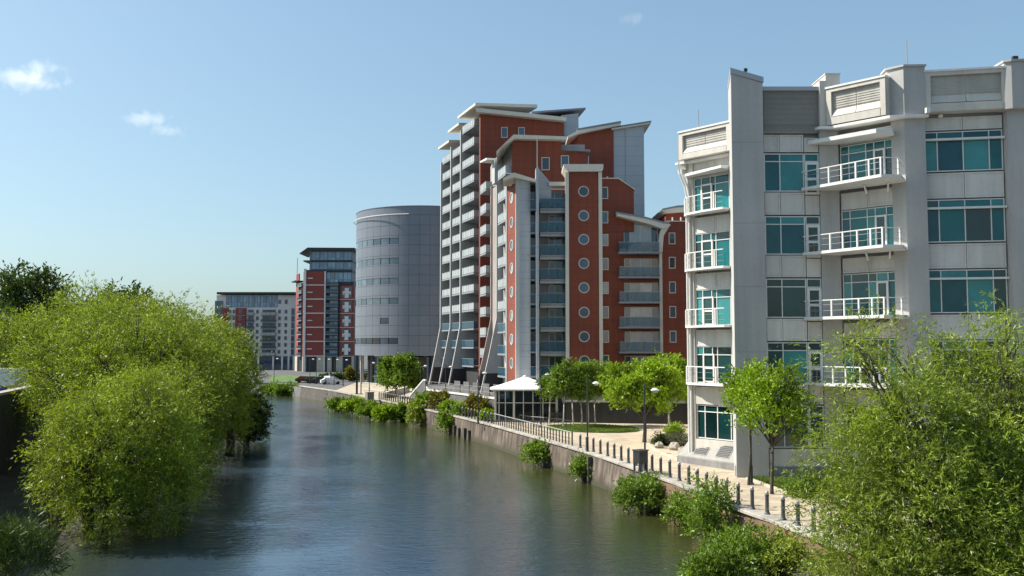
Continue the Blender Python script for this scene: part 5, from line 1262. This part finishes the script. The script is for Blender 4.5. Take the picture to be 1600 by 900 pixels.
# ---- shrubs
def shrub(label, px, py, Yr, w, hgt, leaf=LF_SHRUB, n=7, ncl=170, L=.15, W_=.07, z0=None, group=None, name='shrub', dy=None, twig=.5, up=.5):
    """px, py: centre of its foot in the photograph"""
    if z0 is None: z0 = WATER
    p = on_z(px, py, z0); rx = max(.25, w / 2 / FPX * p.y - twig * .45); rz = max(.25, hgt / 2 / FPX * p.y - twig * .4)
    if z0 == WATER and px > 600 and py < 860:      # rooted against the quay wall
        s_ = q_of_px(px + .3 * w); q, d_ = qpt(s_); nn = Vector((-d_.y, d_.x, 0)); cy = q + nn * min(rx, 1.3) * .75
    else: cy = Vector((p.x, p.y + (dy or rx * .5), 0))
    lo = sub_lobes(R, (cy.x, cy.y, z0 + rz * .9), (rx, min(rx, 2.4), rz), n); p = Vector((cy.x, cy.y - rx * .3, z0))
    return tree(name, label, 'shrub', (p.x, p.y + rx * .3, z0), lo, leaf, m_bark, .03, max(.3, rz * .6), dict(nclump=ncl, ntwig=5, nleaf=8, L=L, Wd=W_, up=up, droop=.15, twig=twig, shell=.4, zmin=z0 - .1), group, stems=3, sub=2)
wg = 'shrubs growing from the foot of the quay wall'
shrub('broad leafy bush at the waterline where the concrete quay wall ends', 997, 822, 0, 96, 66, n=9, ncl=330, L=.15, W_=.065, group=wg)
shrub('round green bush on the water beside the dark timber fender', 908, 770, 0, 40, 46, ncl=110, L=.18, W_=.08, group=wg)
shrub('bushy green shrub in front of the concrete quay wall below the end of the railing', 839, 741, 0, 50, 46, ncl=130, L=.2, W_=.09, group=wg)
shrub('shrub at the foot of the quay below the line of pale sunlit bollards', 698, 689, 0, 32, 42, ncl=90, L=.26, W_=.11, group=wg)
shrub('dark olive shrub on the quay where the reed bank ends', 652, 675, 0, 36, 44, LF_WIL, ncl=100, L=.28, W_=.11, group=wg)
shrub('low shrub between the broad leafy bush and the brick wall', 1058, 838, 0, 46, 62, ncl=120, group=wg)
shrub('tall weedy shrub growing up through the bollards above the brick wall', 1112, 862, 0, 66, 120, ncl=170, group=wg, twig=.7, up=.8)
shrub('leafy shrub under the brick wall at the bottom of the picture', 1165, 905, 0, 110, 84, ncl=230, n=9, group=wg)
shrub('shrub of fine leaves under the last bollards before the big willow', 1245, 912, 0, 110, 84, LF_NEAR, ncl=230, n=9, L=.14, W_=.05, group=wg)
shrub('spreading bush at the bottom edge with pale young leaves', 1120, 930, 0, 90, 80, LF_SHRUB, ncl=150, n=8, group=wg)
shrub('fine leaved bush at the bottom edge between the last bollards and the big right willow', 1335, 935, 0, 120, 90, LF_NEAR, ncl=230, n=9, L=.14, W_=.05, group=wg)
shrub('dark grassy bush in the bottom left corner under the old wall', 8, 915, 0, 130, 105, LF_DARK, n=8, ncl=200, L=.3, W_=.03, twig=.6, up=.9, z0=-1.6)
for i, (px, py, w, h_, lab) in enumerate(((528, 643, 32, 20, 'first bright clump of the reed bank at its far end'), (552, 648, 34, 26, 'bright clump of the reed bank below the stone gate pillar'), (577, 654, 34, 26, 'dense clump in the middle of the reed bank'), (600, 660, 34, 28, 'taller clump of the reed bank below the bollards'), (623, 666, 34, 28, 'last bright clump of the reed bank beside the dark olive shrub'))):
    shrub(lab, px, py, 0, w, h_, LF_LIME if i % 2 else LF_SHRUB, n=6, ncl=110, L=.42, W_=.13, group='clumps of the reed bank', twig=.7, up=.9)
for i, (px, py, w, h_, lab) in enumerate(((420, 617, 30, 16, 'far low bush at the river bend nearest the willows'), (441, 618, 28, 17, 'far low bush in the middle of the river bend'), (460, 618, 24, 19, 'far low bush beside the timber sheet piling'))):
    shrub(lab, px, py, 0, w, h_, LF_SHRUB, n=5, ncl=80, L=.5, W_=.2, group='bushes at the river bend', twig=.8)
tgs = 1.5
tg = 'shrubs in the bed below the terrace wall'
for px, py, w, h_, lf_, lab in ((664, 638, 26, 20, LF_SHRUB, 'low green shrub at the left end of the terrace bed'), (686, 642, 26, 26, LF_OLIVE, 'tall olive shrub in the terrace bed'), (705, 646, 26, 16, LF_LIME, 'bright low shrub between the two olive shrubs'), (726, 650, 30, 14, LF_SHRUB, 'spreading shrub in front of the middle of the terrace wall'), (748, 653, 30, 30, LF_OLIVE, 'tallest olive shrub in front of the terrace wall near the pavilion'), (764, 658, 22, 12, LF_LIME, 'small bright shrub beside the glass pavilion corner')):
    shrub(lab, px, py, 0, w * 1.35, h_ * 1.35, lf_, n=5, ncl=130, L=.24, W_=.12, z0=0.0, group=tg, twig=.45)
shrub('yellow green rounded shrub among pale rocks by the office corner', 1056, 684, 0, 30, 24, LF_LIME, n=5, ncl=110, L=.14, W_=.07, z0=0.0)
shrub('silvery spiky shrub beside the sloping vent box', 1062, 698, 0, 34, 22, LF_SILVER, n=5, ncl=90, L=.22, W_=.03, z0=0.0, up=.9)
shrub('dark low shrub at the left end of the rock bed', 1034, 696, 0, 24, 14, LF_DARK, n=4, ncl=60, L=.14, W_=.06, z0=0.0)
for i, (px, py) in enumerate(((1268, 772), (1300, 778), (1248, 778))):
    shrub(('low green shrub on the lawn strip', 'leafy shrub at the right end of the lawn strip', 'small low shrub at the kerb of the lawn strip')[i], px, py, 0, 40, 20, LF_SHRUB, n=5, ncl=70, L=.13, W_=.06, z0=0.0)
# hedge before the far red tower
hb = on_z(500, 598)
lo = [(hb.x + i * 2.2, hb.y + 6 + i * .4, .7, 1.6, 1.2, 1.0) for i in range(8)]
tree('hedge', 'dark clipped hedge at the far end of the plaza below the red tower', 'hedge', (lo[0][0], lo[0][1], 0), lo, LF_DARK, m_bark, .05, .4, dict(nclump=260, ntwig=5, nleaf=8, L=.35, Wd=.2, up=.4, droop=.05, twig=.4, shell=.2, zmin=0.0), stems=2)
# grass: blades on the lawns, one object
rng = np.random.default_rng(4); P = []
def in_poly(x, y, pts):
    ins = np.zeros(len(x), bool); n = len(pts)
    for i in range(n):
        x1, y1 = pts[i][:2]; x2, y2 = pts[(i + 1) % n][:2]
        c = ((y1 > y) != (y2 > y)) & (x < (x2 - x1) * (y - y1) / (y2 - y1 + 1e-12) + x1); ins ^= c
    return ins
for pts, h_ in LAWNS:
    xs = [p[0] for p in pts]; ys = [p[1] for p in pts]; n = 26000
    x = rng.uniform(min(xs), max(xs), n); y = rng.uniform(min(ys), max(ys), n); m_ = in_poly(x, y, pts)
    P.append(np.stack([x[m_], y[m_], np.full(m_.sum(), h_ - .01)], 1))
P = np.concatenate(P); n = len(P)
D = nrm(np.stack([rng.normal(size=n) * .4, rng.normal(size=n) * .4, np.ones(n)], 1)); S = nrm(np.cross(D, rng.normal(size=(n, 3)))) * .02
hh = (.07 + .09 * rng.random(n))[:, None]
g = link('grass', quads_mesh('grass', np.stack([P - S, P + S, P + S * .3 + D * hh, P - S * .3 + D * hh], 1), LF_GRASS)); g['kind'] = 'stuff'
# near bank under the brick wall
nb = MB(); bp_ = []
for i, sx in enumerate((0, 5, 10, 15, 20, 25, 29, 33, 37)):
    p, d = qpt(sx + 2); nn = Vector((-d.y, d.x, 0)); w = max(.15, 4.0 - max(0, sx - 8) * .2)
    bp_.append((p + nn * .1, p + nn * w * .5, p + nn * w))
vs = []; fs = []
for a, b, c in bp_: vs += [(a.x, a.y, -1.25), (b.x, b.y, -1.75), (c.x, c.y, WATER - .25)]
for i in range(len(bp_) - 1):
    for j in range(2): fs.append((i * 3 + j, i * 3 + j + 1, i * 3 + j + 4, i * 3 + j + 3))
o = link('near_bank', mesh('near_bank', vs, fs, m_soil, True)); o['kind'] = 'structure'
# ================================================================== STREET FURNITURE
# bollards: one built, the rest copied
def inland(s, d):
    p, t = qpt(s); return Vector((p.x + t.y * d, p.y - t.x * d, 0)), math.atan2(t.y, t.x)
bt = empty('bollard', (0, 0, 0), 'iron bollard in the near row between the big right willow and the railing', 'bollard', 'bollards of the near row')
MB().lathe([(.14, 0), (.14, .05), (.11, .09), (.092, .16), (.088, .86), (.107, .875), (.107, .915), (.086, .93)], 12).build('post', m_bollard, bt, smooth=False)
MB().lathe([(.086, .931), (.095, .97), (.085, 1.04), (.05, 1.09), (.0, 1.10)], 12).build('cap', m_railm, bt)
s_hi = q_of_px(893); s_lo = 9.0
spots = []
s = q_of_px(1251); 
GAP = 1.4
while s > s_lo: s -= GAP
s += GAP
while s < s_hi: spots.append(s); s += GAP
n_near = len(spots); s = q_of_px(762)
while s < q_of_px(588): spots.append(s); s += 1.1
first = True
for k, s in enumerate(spots):
    p, yaw = inland(s, .42)
    if first: bt.matrix_basis = TR(p.x, p.y, .02, yaw); first = False
    else:
        o = copy_tree(bt, TR(p.x, p.y, .02, yaw + .1))
        if k >= n_near: o['label'] = 'iron bollard in the far row between the railing and the stone gate pillar'; o['group'] = 'bollards of the far row'
bt['label'] = 'iron bollard in the near row between the big right willow and the railing'
# railing between the two rows of bollards
rg = empty('quay_railing', inland(q_of_px(826), .4)[0], 'dark metal railing with a pale top rail between the two rows of bollards', 'railing')
s0, s1 = q_of_px(886), q_of_px(766); n = 31
prev = None
for i in range(n):
    p, yaw = inland(s0 + (s1 - s0) * i / (n - 1), .4)
    big = i % 10 == 0
    link('post', box_mesh(.13 if big else .055, .09, 1.12 if big else 1.0, m_bollard), rg, TR(p.x, p.y, (1.12 if big else 1.0) / 2 + .02, yaw))
    if prev is not None:
        MB().tube([prev + Vector((0, 0, 1.06)), p + Vector((0, 0, 1.06))], .045, 6).build('top_rail', m_railm, rg)
        MB().tube([prev + Vector((0, 0, .55)), p + Vector((0, 0, .55))], .02, 5).build('lower_rail', m_dark, rg)
    prev = p
# second, inner railing round the oval lawn corner
ig = empty('inner_railing', on_z(850, 668), 'low black railing on the promenade between the pavilion and the quay railing', 'railing')
ip = [on_z(x, y) for x, y in ((812, 664), (830, 667), (850, 668.5), (872, 671), (898, 676))]
for i in range(len(ip) - 1):
    a, b = ip[i], ip[i + 1]
    MB().tube([a + Vector((0, 0, 1.0)), b + Vector((0, 0, 1.0))], .035, 5).build('top_rail', m_dark, ig)
    for k in range(4):
        q = a.lerp(b, k / 4); MB().tube([q, q + Vector((0, 0, 1.0))], .03, 5).build('post', m_dark, ig)
# lamp posts
lt = empty('street_lamp', (0, 0, 0), 'black promenade lamp post', 'street lamp', 'lamp posts along the promenade')
MB().lathe([(.16, 0), (.16, .06), (.10, .1), (.085, 1.1), (.06, 1.15), (.05, 5.5), (.0, 5.55)], 10).build('pole', m_dark, lt)
MB().tube([(0, 0, 5.25), (.35, 0, 5.3), (.62, 0, 5.22)], .025, 6).build('arm', m_dark, lt)
MB().lathe([(.0, 5.29), (.10, 5.28), (.26, 5.17), (.27, 5.13), (.22, 5.10)], 14, (.66, 0)).build('hood', m_white, lt)
MB().lathe([(.16, 5.10), (.15, 5.0), (.0, 4.96)], 12, (.66, 0)).build('lens', m_fin, lt)
lamps = [(1174, 757, 'black lamp post between the two young trees beside the office'), (1008, 736, 'black lamp post rising beside the litter bin'), (918, 706, 'black lamp post at the left end of the bollards in front of the oval lawn'), (845, 668, 'black lamp post in front of the glass pavilion'), (747, 661, 'black lamp post in front of the tallest olive shrub and terrace wall'), (696, 634, 'black lamp post in front of the left half of the terrace wall'), (657, 630, 'black lamp post at the left end of the terrace bed'),
         (577, 616, 'far black lamp post beside the stone gate pillar'), (536, 603, 'far lamp post behind the parked cars'), (522, 602, 'far lamp post behind the white cars'), (494, 600, 'far lamp post at the right end of the grass slope'), (484, 600, 'far lamp post in the middle of the grass slope'), (509, 601, 'far lamp post beside the dark hedge'), (428, 598, 'far lamp post at the left end of the grass slope')]
for i, (px, py, lab) in enumerate(lamps):
    p = on_z(px, py); Mx = TR(p.x, p.y, .005, -.15 if i < 3 else .1)
    if i == 0: lt.matrix_basis = Mx; o = lt
    else: o = copy_tree(lt, Mx)
    o['label'] = lab
# litter bin by the bollards
b0 = on_z(1001, 739)
bn = empty('litter_bin', b0, 'square dark litter bin on legs among the bollards', 'bin')
MB().box(-.36, .36, -.3, .3, .62, 1.38).build('body', m_dark, bn, TR(b0.x, b0.y, 0, .6))
MB().prism([(-.4, -.34), (.4, -.34), (.4, .34), (-.4, .34)], 1.383, 1.46).build('lid', m_bollard, bn, TR(b0.x, b0.y, 0, .6))
MB().box(-.25, .25, -.315, -.302, 1.1, 1.28).build('slot', m_black, bn, TR(b0.x, b0.y, 0, .6))
for x in (-.3, .3):
    for y in (-.24, .24): MB().box(x - .05, x + .05, y - .05, y + .05, .01, .618).build('leg', m_dark, bn, TR(b0.x, b0.y, 0, .6))
# rocks by the office
random.seed(12)
rocks = [(1043, 694, .55, 'large pale boulder in the rock bed by the office corner'), (1030, 700, .35, 'small pale boulder at the left end of the rock bed'), (1054, 703, .42, 'pale boulder in front of the silvery shrub'), (1066, 708, .36, 'pale boulder nearest the vent box'), (1020, 693, .28, 'smallest pale boulder at the edge of the paving')]
for px, py, r_, lab in rocks:
    p = on_z(px, py); vs = []; n = 10
    for j in range(7):
        el = -math.pi / 2 + math.pi * j / 6
        for k in range(n):
            q = r_ * (1 + random.uniform(-.18, .18)); t = 2 * math.pi * k / n
            vs.append((q * 1.3 * math.cos(el) * math.cos(t), q * math.cos(el) * math.sin(t), q * .95 * math.sin(el) + r_ * .45))
    fs = [(j * n + k, j * n + (k + 1) % n, (j + 1) * n + (k + 1) % n, (j + 1) * n + k) for j in range(6) for k in range(n)]
    o = link('boulder', mesh('boulder', vs, fs, m_rock), None, TR(p.x, p.y, 0, random.uniform(0, 3))); tag(o, lab, 'rock', 'boulders by the office corner')
# kerb of the rock bed and lawn strip
kb = empty('stone_kerb', on_z(1000, 700), 'pale stone kerb edging the planted bed by the office', 'kerb')
kp = [on_z(x, y) for x, y in ((1012, 694), (1022, 704), (1040, 712), (1059, 720))]
for i in range(3):
    f = Fa(kp[i].xy, kp[i + 1].xy)
    for k in range(3): fbox('kerb_stone', kb, f, k * f.L / 3 + .01, (k + 1) * f.L / 3 - .01, -.12, .06, .0, .14, m_stone)
k2 = empty('lawn_kerb', on_z(1200, 772), 'pale stone kerb along the front of the office lawn strip', 'kerb')
kp = [on_z(x, y) for x, y in ((1168, 748.5), (1232, 772.5), (1345, 774))]
for i in range(2):
    f = Fa(kp[i].xy, kp[i + 1].xy); n = int(f.L / .9)
    for k in range(n): fbox('kerb_stone', k2, f, k * f.L / n + .008, (k + 1) * f.L / n - .008, -.1, .08, .0, .12, m_stone)
# cafe tables by the pavilion
for px, py, lab in ((853, 657, 'round white cafe table on a thin stem nearest the pavilion corner'), (866, 655, 'round white cafe table behind the other one by the pavilion')):
    p = on_z(px, py); t = empty('cafe_table', p, lab, 'table', 'cafe tables by the pavilion')
    MB().lathe([(.5, 1.02), (.52, 1.04), (.5, 1.07)], 16).build('table_top', m_pvc, t, TR(p.x, p.y, 0))
    MB().lathe([(.25, .005), (.25, .03), (.04, .06), (.04, 1.018)], 10).build('stem', m_railm, t, TR(p.x, p.y, 0))
p = on_z(873, 660); be = empty('timber_bench', p, 'grey slatted bench under the slender trees by the pavilion', 'bench')
for k in range(4): MB().box(-.9, .9, -.25 + k * .13, -.15 + k * .13, .42, .46).build('seat_slat', m_timber, be, TR(p.x, p.y, 0, .2))
for k in range(4): MB().box(-.9, .9, .26, .3, .52 + k * .13, .62 + k * .13).build('back_slat', m_timber, be, TR(p.x, p.y, 0, .2))
for x in (-.8, .8): MB().box(x - .04, x + .04, -.25, .34, .0, .415).box(x - .04, x + .04, .302, .36, .418, 1.0).build('leg', m_dark, be, TR(p.x, p.y, 0, .2))
# gate pillar, plaza walls, posts
p = on_z(577.5, 625); gp = empty('gate_pillar', p, 'squat dark stone pillar at the far end of the bollards', 'pillar')
MB().box(-.5, .5, -.5, .5, 0, 1.1).build('shaft', m_plinth, gp, TR(p.x, p.y, 0, .5)); MB().box(-.56, .56, -.56, .56, 1.103, 1.22).build('cap', m_coping, gp, TR(p.x, p.y, 0, .5))
for px, lab in ((557.5, 'tall dark flat post on the far plaza'), (564, 'tall thin grey post beside the dark flat post on the plaza')):
    p = on_z(px, 616); t = empty('sign_post', p, lab, 'post'); zt = zat(556, p.y); d = px < 560
    MB().box(-.17 if d else -.09, .17 if d else .09, -.1, .1, 0, zt).build('shaft', m_dark if d else m_slab, t, TR(p.x, p.y, 0, .1)); MB().box(-.3, .3, -.2, .2, 0.003, .12).build('base', m_plinth, t, TR(p.x, p.y, 0, .1))
for (x0, y0, x1, y1, hgt, lab) in ((566, 606, 602, 608, .9, 'pale low wall across the back of the plaza'), (563, 613, 600, 616, .5, 'low buff seat wall at the front of the plaza'), (604, 622, 640, 611, .8, 'pale curved parapet below the plaza trees')):
    a, b = on_z(x0, y0), on_z(x1, y1); f = Fa(a.xy, b.xy); w_ = empty('plaza_wall', a, lab, 'wall', 'low walls on the plaza'); n = max(3, int(f.L / 1.2))
    for k in range(n): fbox('wall_block', w_, f, k * f.L / n + .01, (k + 1) * f.L / n - .01, -.4, 0, 0.003, hgt, m_stone)
    fbox('wall_coping', w_, f, -.05, f.L + .05, -.45, .05, hgt + .003, hgt + .1, m_roof)
# far parked cars
m_tyre = mat('tyre', (0.02, 0.02, 0.02), .9)
def car(px, py, col, lab, yaw):
    p = on_z(px, py); t = empty('parked_car', p, lab, 'car', 'cars parked on the far plaza'); M_ = TR(p.x, p.y, 0, yaw)
    prof = [(-2.1, .35), (2.1, .35), (2.15, .7), (2.0, .85), (1.1, .95), (.55, 1.4), (-1.1, 1.45), (-1.75, 1.0), (-2.1, .92)]
    m = mat('car_paint_' + lab.split()[0], col, .25, var=.03); n = len(prof)
    vs = [(x, -.85, z) for x, z in prof] + [(x, .85, z) for x, z in prof]
    for q in (5, 6): vs[q] = (vs[q][0], -.68, vs[q][2]); vs[n + q] = (vs[n + q][0], .68, vs[n + q][2])
    link('body', mesh('body', vs, [tuple(range(n)), tuple(range(2 * n - 1, n - 1, -1))] + [(i, n + i, n + (i + 1) % n, (i + 1) % n) for i in range(n)], m), t, M_)
    for sy in (-1, 1):
        y = .78 * sy; v = [(-1.6, y + .05 * sy, .98), (.95, y + .05 * sy, .98), (.5, y - .08 * sy, 1.34), (-1.05, y - .08 * sy, 1.38)]
        v2 = [(a, b - .1 * sy, c) for a, b, c in v]
        MB().add(v + v2, [(0, 1, 2, 3), (7, 6, 5, 4), (0, 4, 5, 1), (1, 5, 6, 2), (2, 6, 7, 3), (3, 7, 4, 0)]).build('side_window', m_aglass, t, M_)
        for x in (-1.3, 1.35):
            w = MB(); pts = [(x, .72 * sy, .32), (x, .9 * sy, .32)]; w.tube(pts, .32, 14).build('wheel', m_tyre, t, M_)
    MB().box(2.02, 2.12, -.7, -.4, .6, .72).build('headlight', m_white, t, M_); MB().box(2.02, 2.12, .4, .7, .6, .72).build('headlight', m_white, t, M_)
car(517, 600.5, (.75, .75, .76), 'white hatchback parked on the far plaza, nearer of the two white cars', .35)
car(516, 597.5, (.7, .72, .74), 'silver white car parked behind the white hatchback on the far plaza', 1.2)
car(503, 599.3, (.03, .03, .035), 'black car parked left of the white hatchback on the far plaza', .25)
car(491, 598.4, (.06, .05, .05), 'dark car parked beside the grass slope left of the black car', .2)
car(477, 598.0, (.14, .03, .035), 'maroon car parked at the left end of the row by the grass slope', .15)
# ---- old dark wall on the left bank
ow = empty('old_river_wall', (-29, 46, 0), 'tall dark old stone wall with a pale coping along the left bank', 'wall')
for i in range(0, 5):
    a, b = lw[i], lw[i + 1]; f = Fa(b.xy, a.xy) if False else Fa(a.xy, b.xy)
    n = max(3, int(f.L / 5)); 
    for k in range(n):
        a0_, a1_ = k * f.L / n, (k + 1) * f.L / n
        fbox('wall_section', ow, f, a0_ + .01, a1_ - .01, -.45, .05, WATER - .6, 4.7, m_oldwall)
        for c in range(3): fbox('coping_stone', ow, f, a0_ + (a1_ - a0_) * c / 3 + .01, a0_ + (a1_ - a0_) * (c + 1) / 3 - .01, -.55, .12, 4.703, 4.88, m_coping)
# ---- van and crates behind the old wall
vp = Vector((xat(5, 84), 84.0, 3.6)); vn = empty('white_van', vp, 'white box van parked behind the old wall at the far left', 'van'); M_ = TR(vp.x - 1.1, vp.y, vp.z, .12)
MB().prism([(-2.6, -1), (2.6, -1), (2.6, 1), (-2.6, 1)], .45, 2.27).build('body', mat('van_paint', (.62, .64, .66), .35, var=.04), vn, M_)
MB().box(-2.62, 2.62, -1.02, 1.02, 2.273, 2.33).build('roof', m_white, vn, M_)
MB().box(.55, 1.0, -1.02, -.98, 1.2, 1.75).build('side_window', m_aglass, vn, M_); MB().box(-1.6, -.6, -1.02, -.98, 1.2, 1.8).build('side_window', m_aglass, vn, M_)
MB().box(-2.6, 2.6, -1.03, -.99, .5, .62).build('skirt', m_dark, vn, M_)
for x in (-1.7, 1.7):
    for y in (-.95, .75): MB().tube([(x, y, .36), (x, y + .22, .36)], .36, 14).build('wheel', m_tyre, vn, M_)
for px, col, w_, lab in ((7, (.05, .08, .32), .5, 'blue plastic crate on the ground before the white van'), (23, (.50, .38, .03), .95, 'yellow plastic barrier section lying before the white van'), (1, (.25, .42, .05), .25, 'lime green tub at the left edge beside the blue crate')):
    p = at_y(px, 606, 72); mt = mat('plastic_' + lab.split()[0], col, .5)
    m = MB(); w2 = w_ / 2; m.box(-w2, w2, -.25, .25, 0, .05).box(-w2, w2, -.25, -.2, .053, .38).box(-w2, w2, .2, .25, .053, .38).box(-w2, -w2 + .05, -.197, .197, .053, .38).box(w2 - .05, w2, -.197, .197, .053, .38)
    m.box(-w2 - .04, w2 + .04, -.29, -.253, .32, .4)
    o = m.build('crate' if 'crate' in lab else ('barrier' if 'barrier' in lab else 'tub'), mt, None, TR(p.x, p.y, 4.55, .1)); tag(o, lab, 'crate' if 'crate' in lab else ('barrier' if 'barrier' in lab else 'tub'))
    MB().box(-w2 - .1, w2 + .1, -.3, .3, 0, .947).build('pallet_stack', m_timber, o, TR(p.x, p.y, 3.6, .1))
# ================================================================== CLOUDS
def cloud(lab, puffs, dist, dens, seed):
    m = bpy.data.materials.new('cloud_vapour'); m.use_nodes = True; nt = m.node_tree; N = nt.nodes; L = nt.links; N.remove(N['Principled BSDF'])
    v = N.new('ShaderNodeVolumePrincipled'); v.inputs['Color'].default_value = (1, 1, 1, 1); v.inputs['Anisotropy'].default_value = .3
    tc = N.new('ShaderNodeTexCoord'); n1 = N.new('ShaderNodeTexNoise'); n1.inputs['Scale'].default_value = .016; n1.inputs['Detail'].default_value = 8; n1.inputs['Roughness'].default_value = .62; n1.inputs['Distortion'].default_value = .8
    L.new(tc.outputs['Object'], n1.inputs['Vector'])
    # fade to nothing at the edge of the envelope, broken up by noise
    acc = None
    for (x, z, rx, rz) in puffs:
        mp = N.new('ShaderNodeVectorMath'); mp.operation = 'SUBTRACT'; mp.inputs[1].default_value = (x, 0, z); L.new(tc.outputs['Object'], mp.inputs[0])
        sc_ = N.new('ShaderNodeVectorMath'); sc_.operation = 'MULTIPLY'; sc_.inputs[1].default_value = (1 / rx, 1 / (rx * .7), 1 / rz); L.new(mp.outputs[0], sc_.inputs[0])
        ln_ = N.new('ShaderNodeVectorMath'); ln_.operation = 'LENGTH'; L.new(sc_.outputs[0], ln_.inputs[0])
        if acc is None: acc = ln_.outputs['Value']
        else:
            mi = N.new('ShaderNodeMath'); mi.operation = 'MINIMUM'; L.new(acc, mi.inputs[0]); L.new(ln_.outputs['Value'], mi.inputs[1]); acc = mi.outputs[0]
    ad = N.new('ShaderNodeMath'); ad.operation = 'MULTIPLY_ADD'; L.new(n1.outputs[0], ad.inputs[0]); ad.inputs[1].default_value = -1.8; ad.inputs[2].default_value = 1.75
    su = N.new('ShaderNodeMath'); su.operation = 'SUBTRACT'; L.new(ad.outputs[0], su.inputs[1]); 
    om = N.new('ShaderNodeMath'); om.operation = 'SUBTRACT'; om.inputs[0].default_value = 1.0; L.new(acc, om.inputs[1])
    m2 = N.new('ShaderNodeMath'); m2.operation = 'MULTIPLY_ADD'; L.new(n1.outputs[0], m2.inputs[0]); m2.inputs[1].default_value = 3.2; m2.inputs[2].default_value = -1.75
    sm = N.new('ShaderNodeMath'); sm.operation = 'ADD'; L.new(om.outputs[0], sm.inputs[0]); L.new(m2.outputs[0], sm.inputs[1])
    mr = N.new('ShaderNodeMapRange'); mr.inputs['From Min'].default_value = .1; mr.inputs['From Max'].default_value = 1.0; mr.inputs['To Max'].default_value = dens; L.new(sm.outputs[0], mr.inputs['Value'])
    L.new(mr.outputs[0], v.inputs['Density']); L.new(v.outputs[0], N['Material Output'].inputs['Volume'])
    px, py = dist[0], dist[1]; d = ray(px, py).normalized() * dist[2]
    x0 = min(p[0] - p[2] for p in puffs) - 10; x1 = max(p[0] + p[2] for p in puffs) + 10; z0 = min(p[1] - p[3] for p in puffs) - 10; z1 = max(p[1] + p[3] for p in puffs) + 10; ry = max(p[2] for p in puffs) * .7 + 10
    bm = MB(); vs = []; fs = []; n = 16
    cx_, cz_ = (x0 + x1) / 2, (z0 + z1) / 2
    bm.lathe([(.01, -1), (.5, -.87), (.87, -.5), (1, 0), (.87, .5), (.5, .87), (.01, 1)], n)
    vv = [(cx_ + q[0] * (x1 - x0) * .72, q[1] * ry * 1.4, cz_ + q[2] * (z1 - z0) * .72) for q in bm.v]
    me = mesh('cloud', vv, bm.f, m, True)
    o = link('cloud', me, None, TR(d.x, d.y, EYE + d.z, math.atan2(-d.x, d.y))); tag(o, lab, 'cloud', 'small clouds in the sky')
cloud('brightest small white cloud at the far left of the sky', [(-6, -6, 96, 36), (24, -14, 60, 27), (14, 28, 66, 30)], (50, 120, 3000), .018, 1)
cloud('second small white wisp of cloud right of the brightest one', [(-16, 12, 84, 32), (34, -20, 54, 27)], (242, 192, 3000), .012, 2)
cloud('faintest tiny wisp of cloud high above the red apartments', [(0, 0, 56, 26)], (992, 28, 3000), .006, 3)
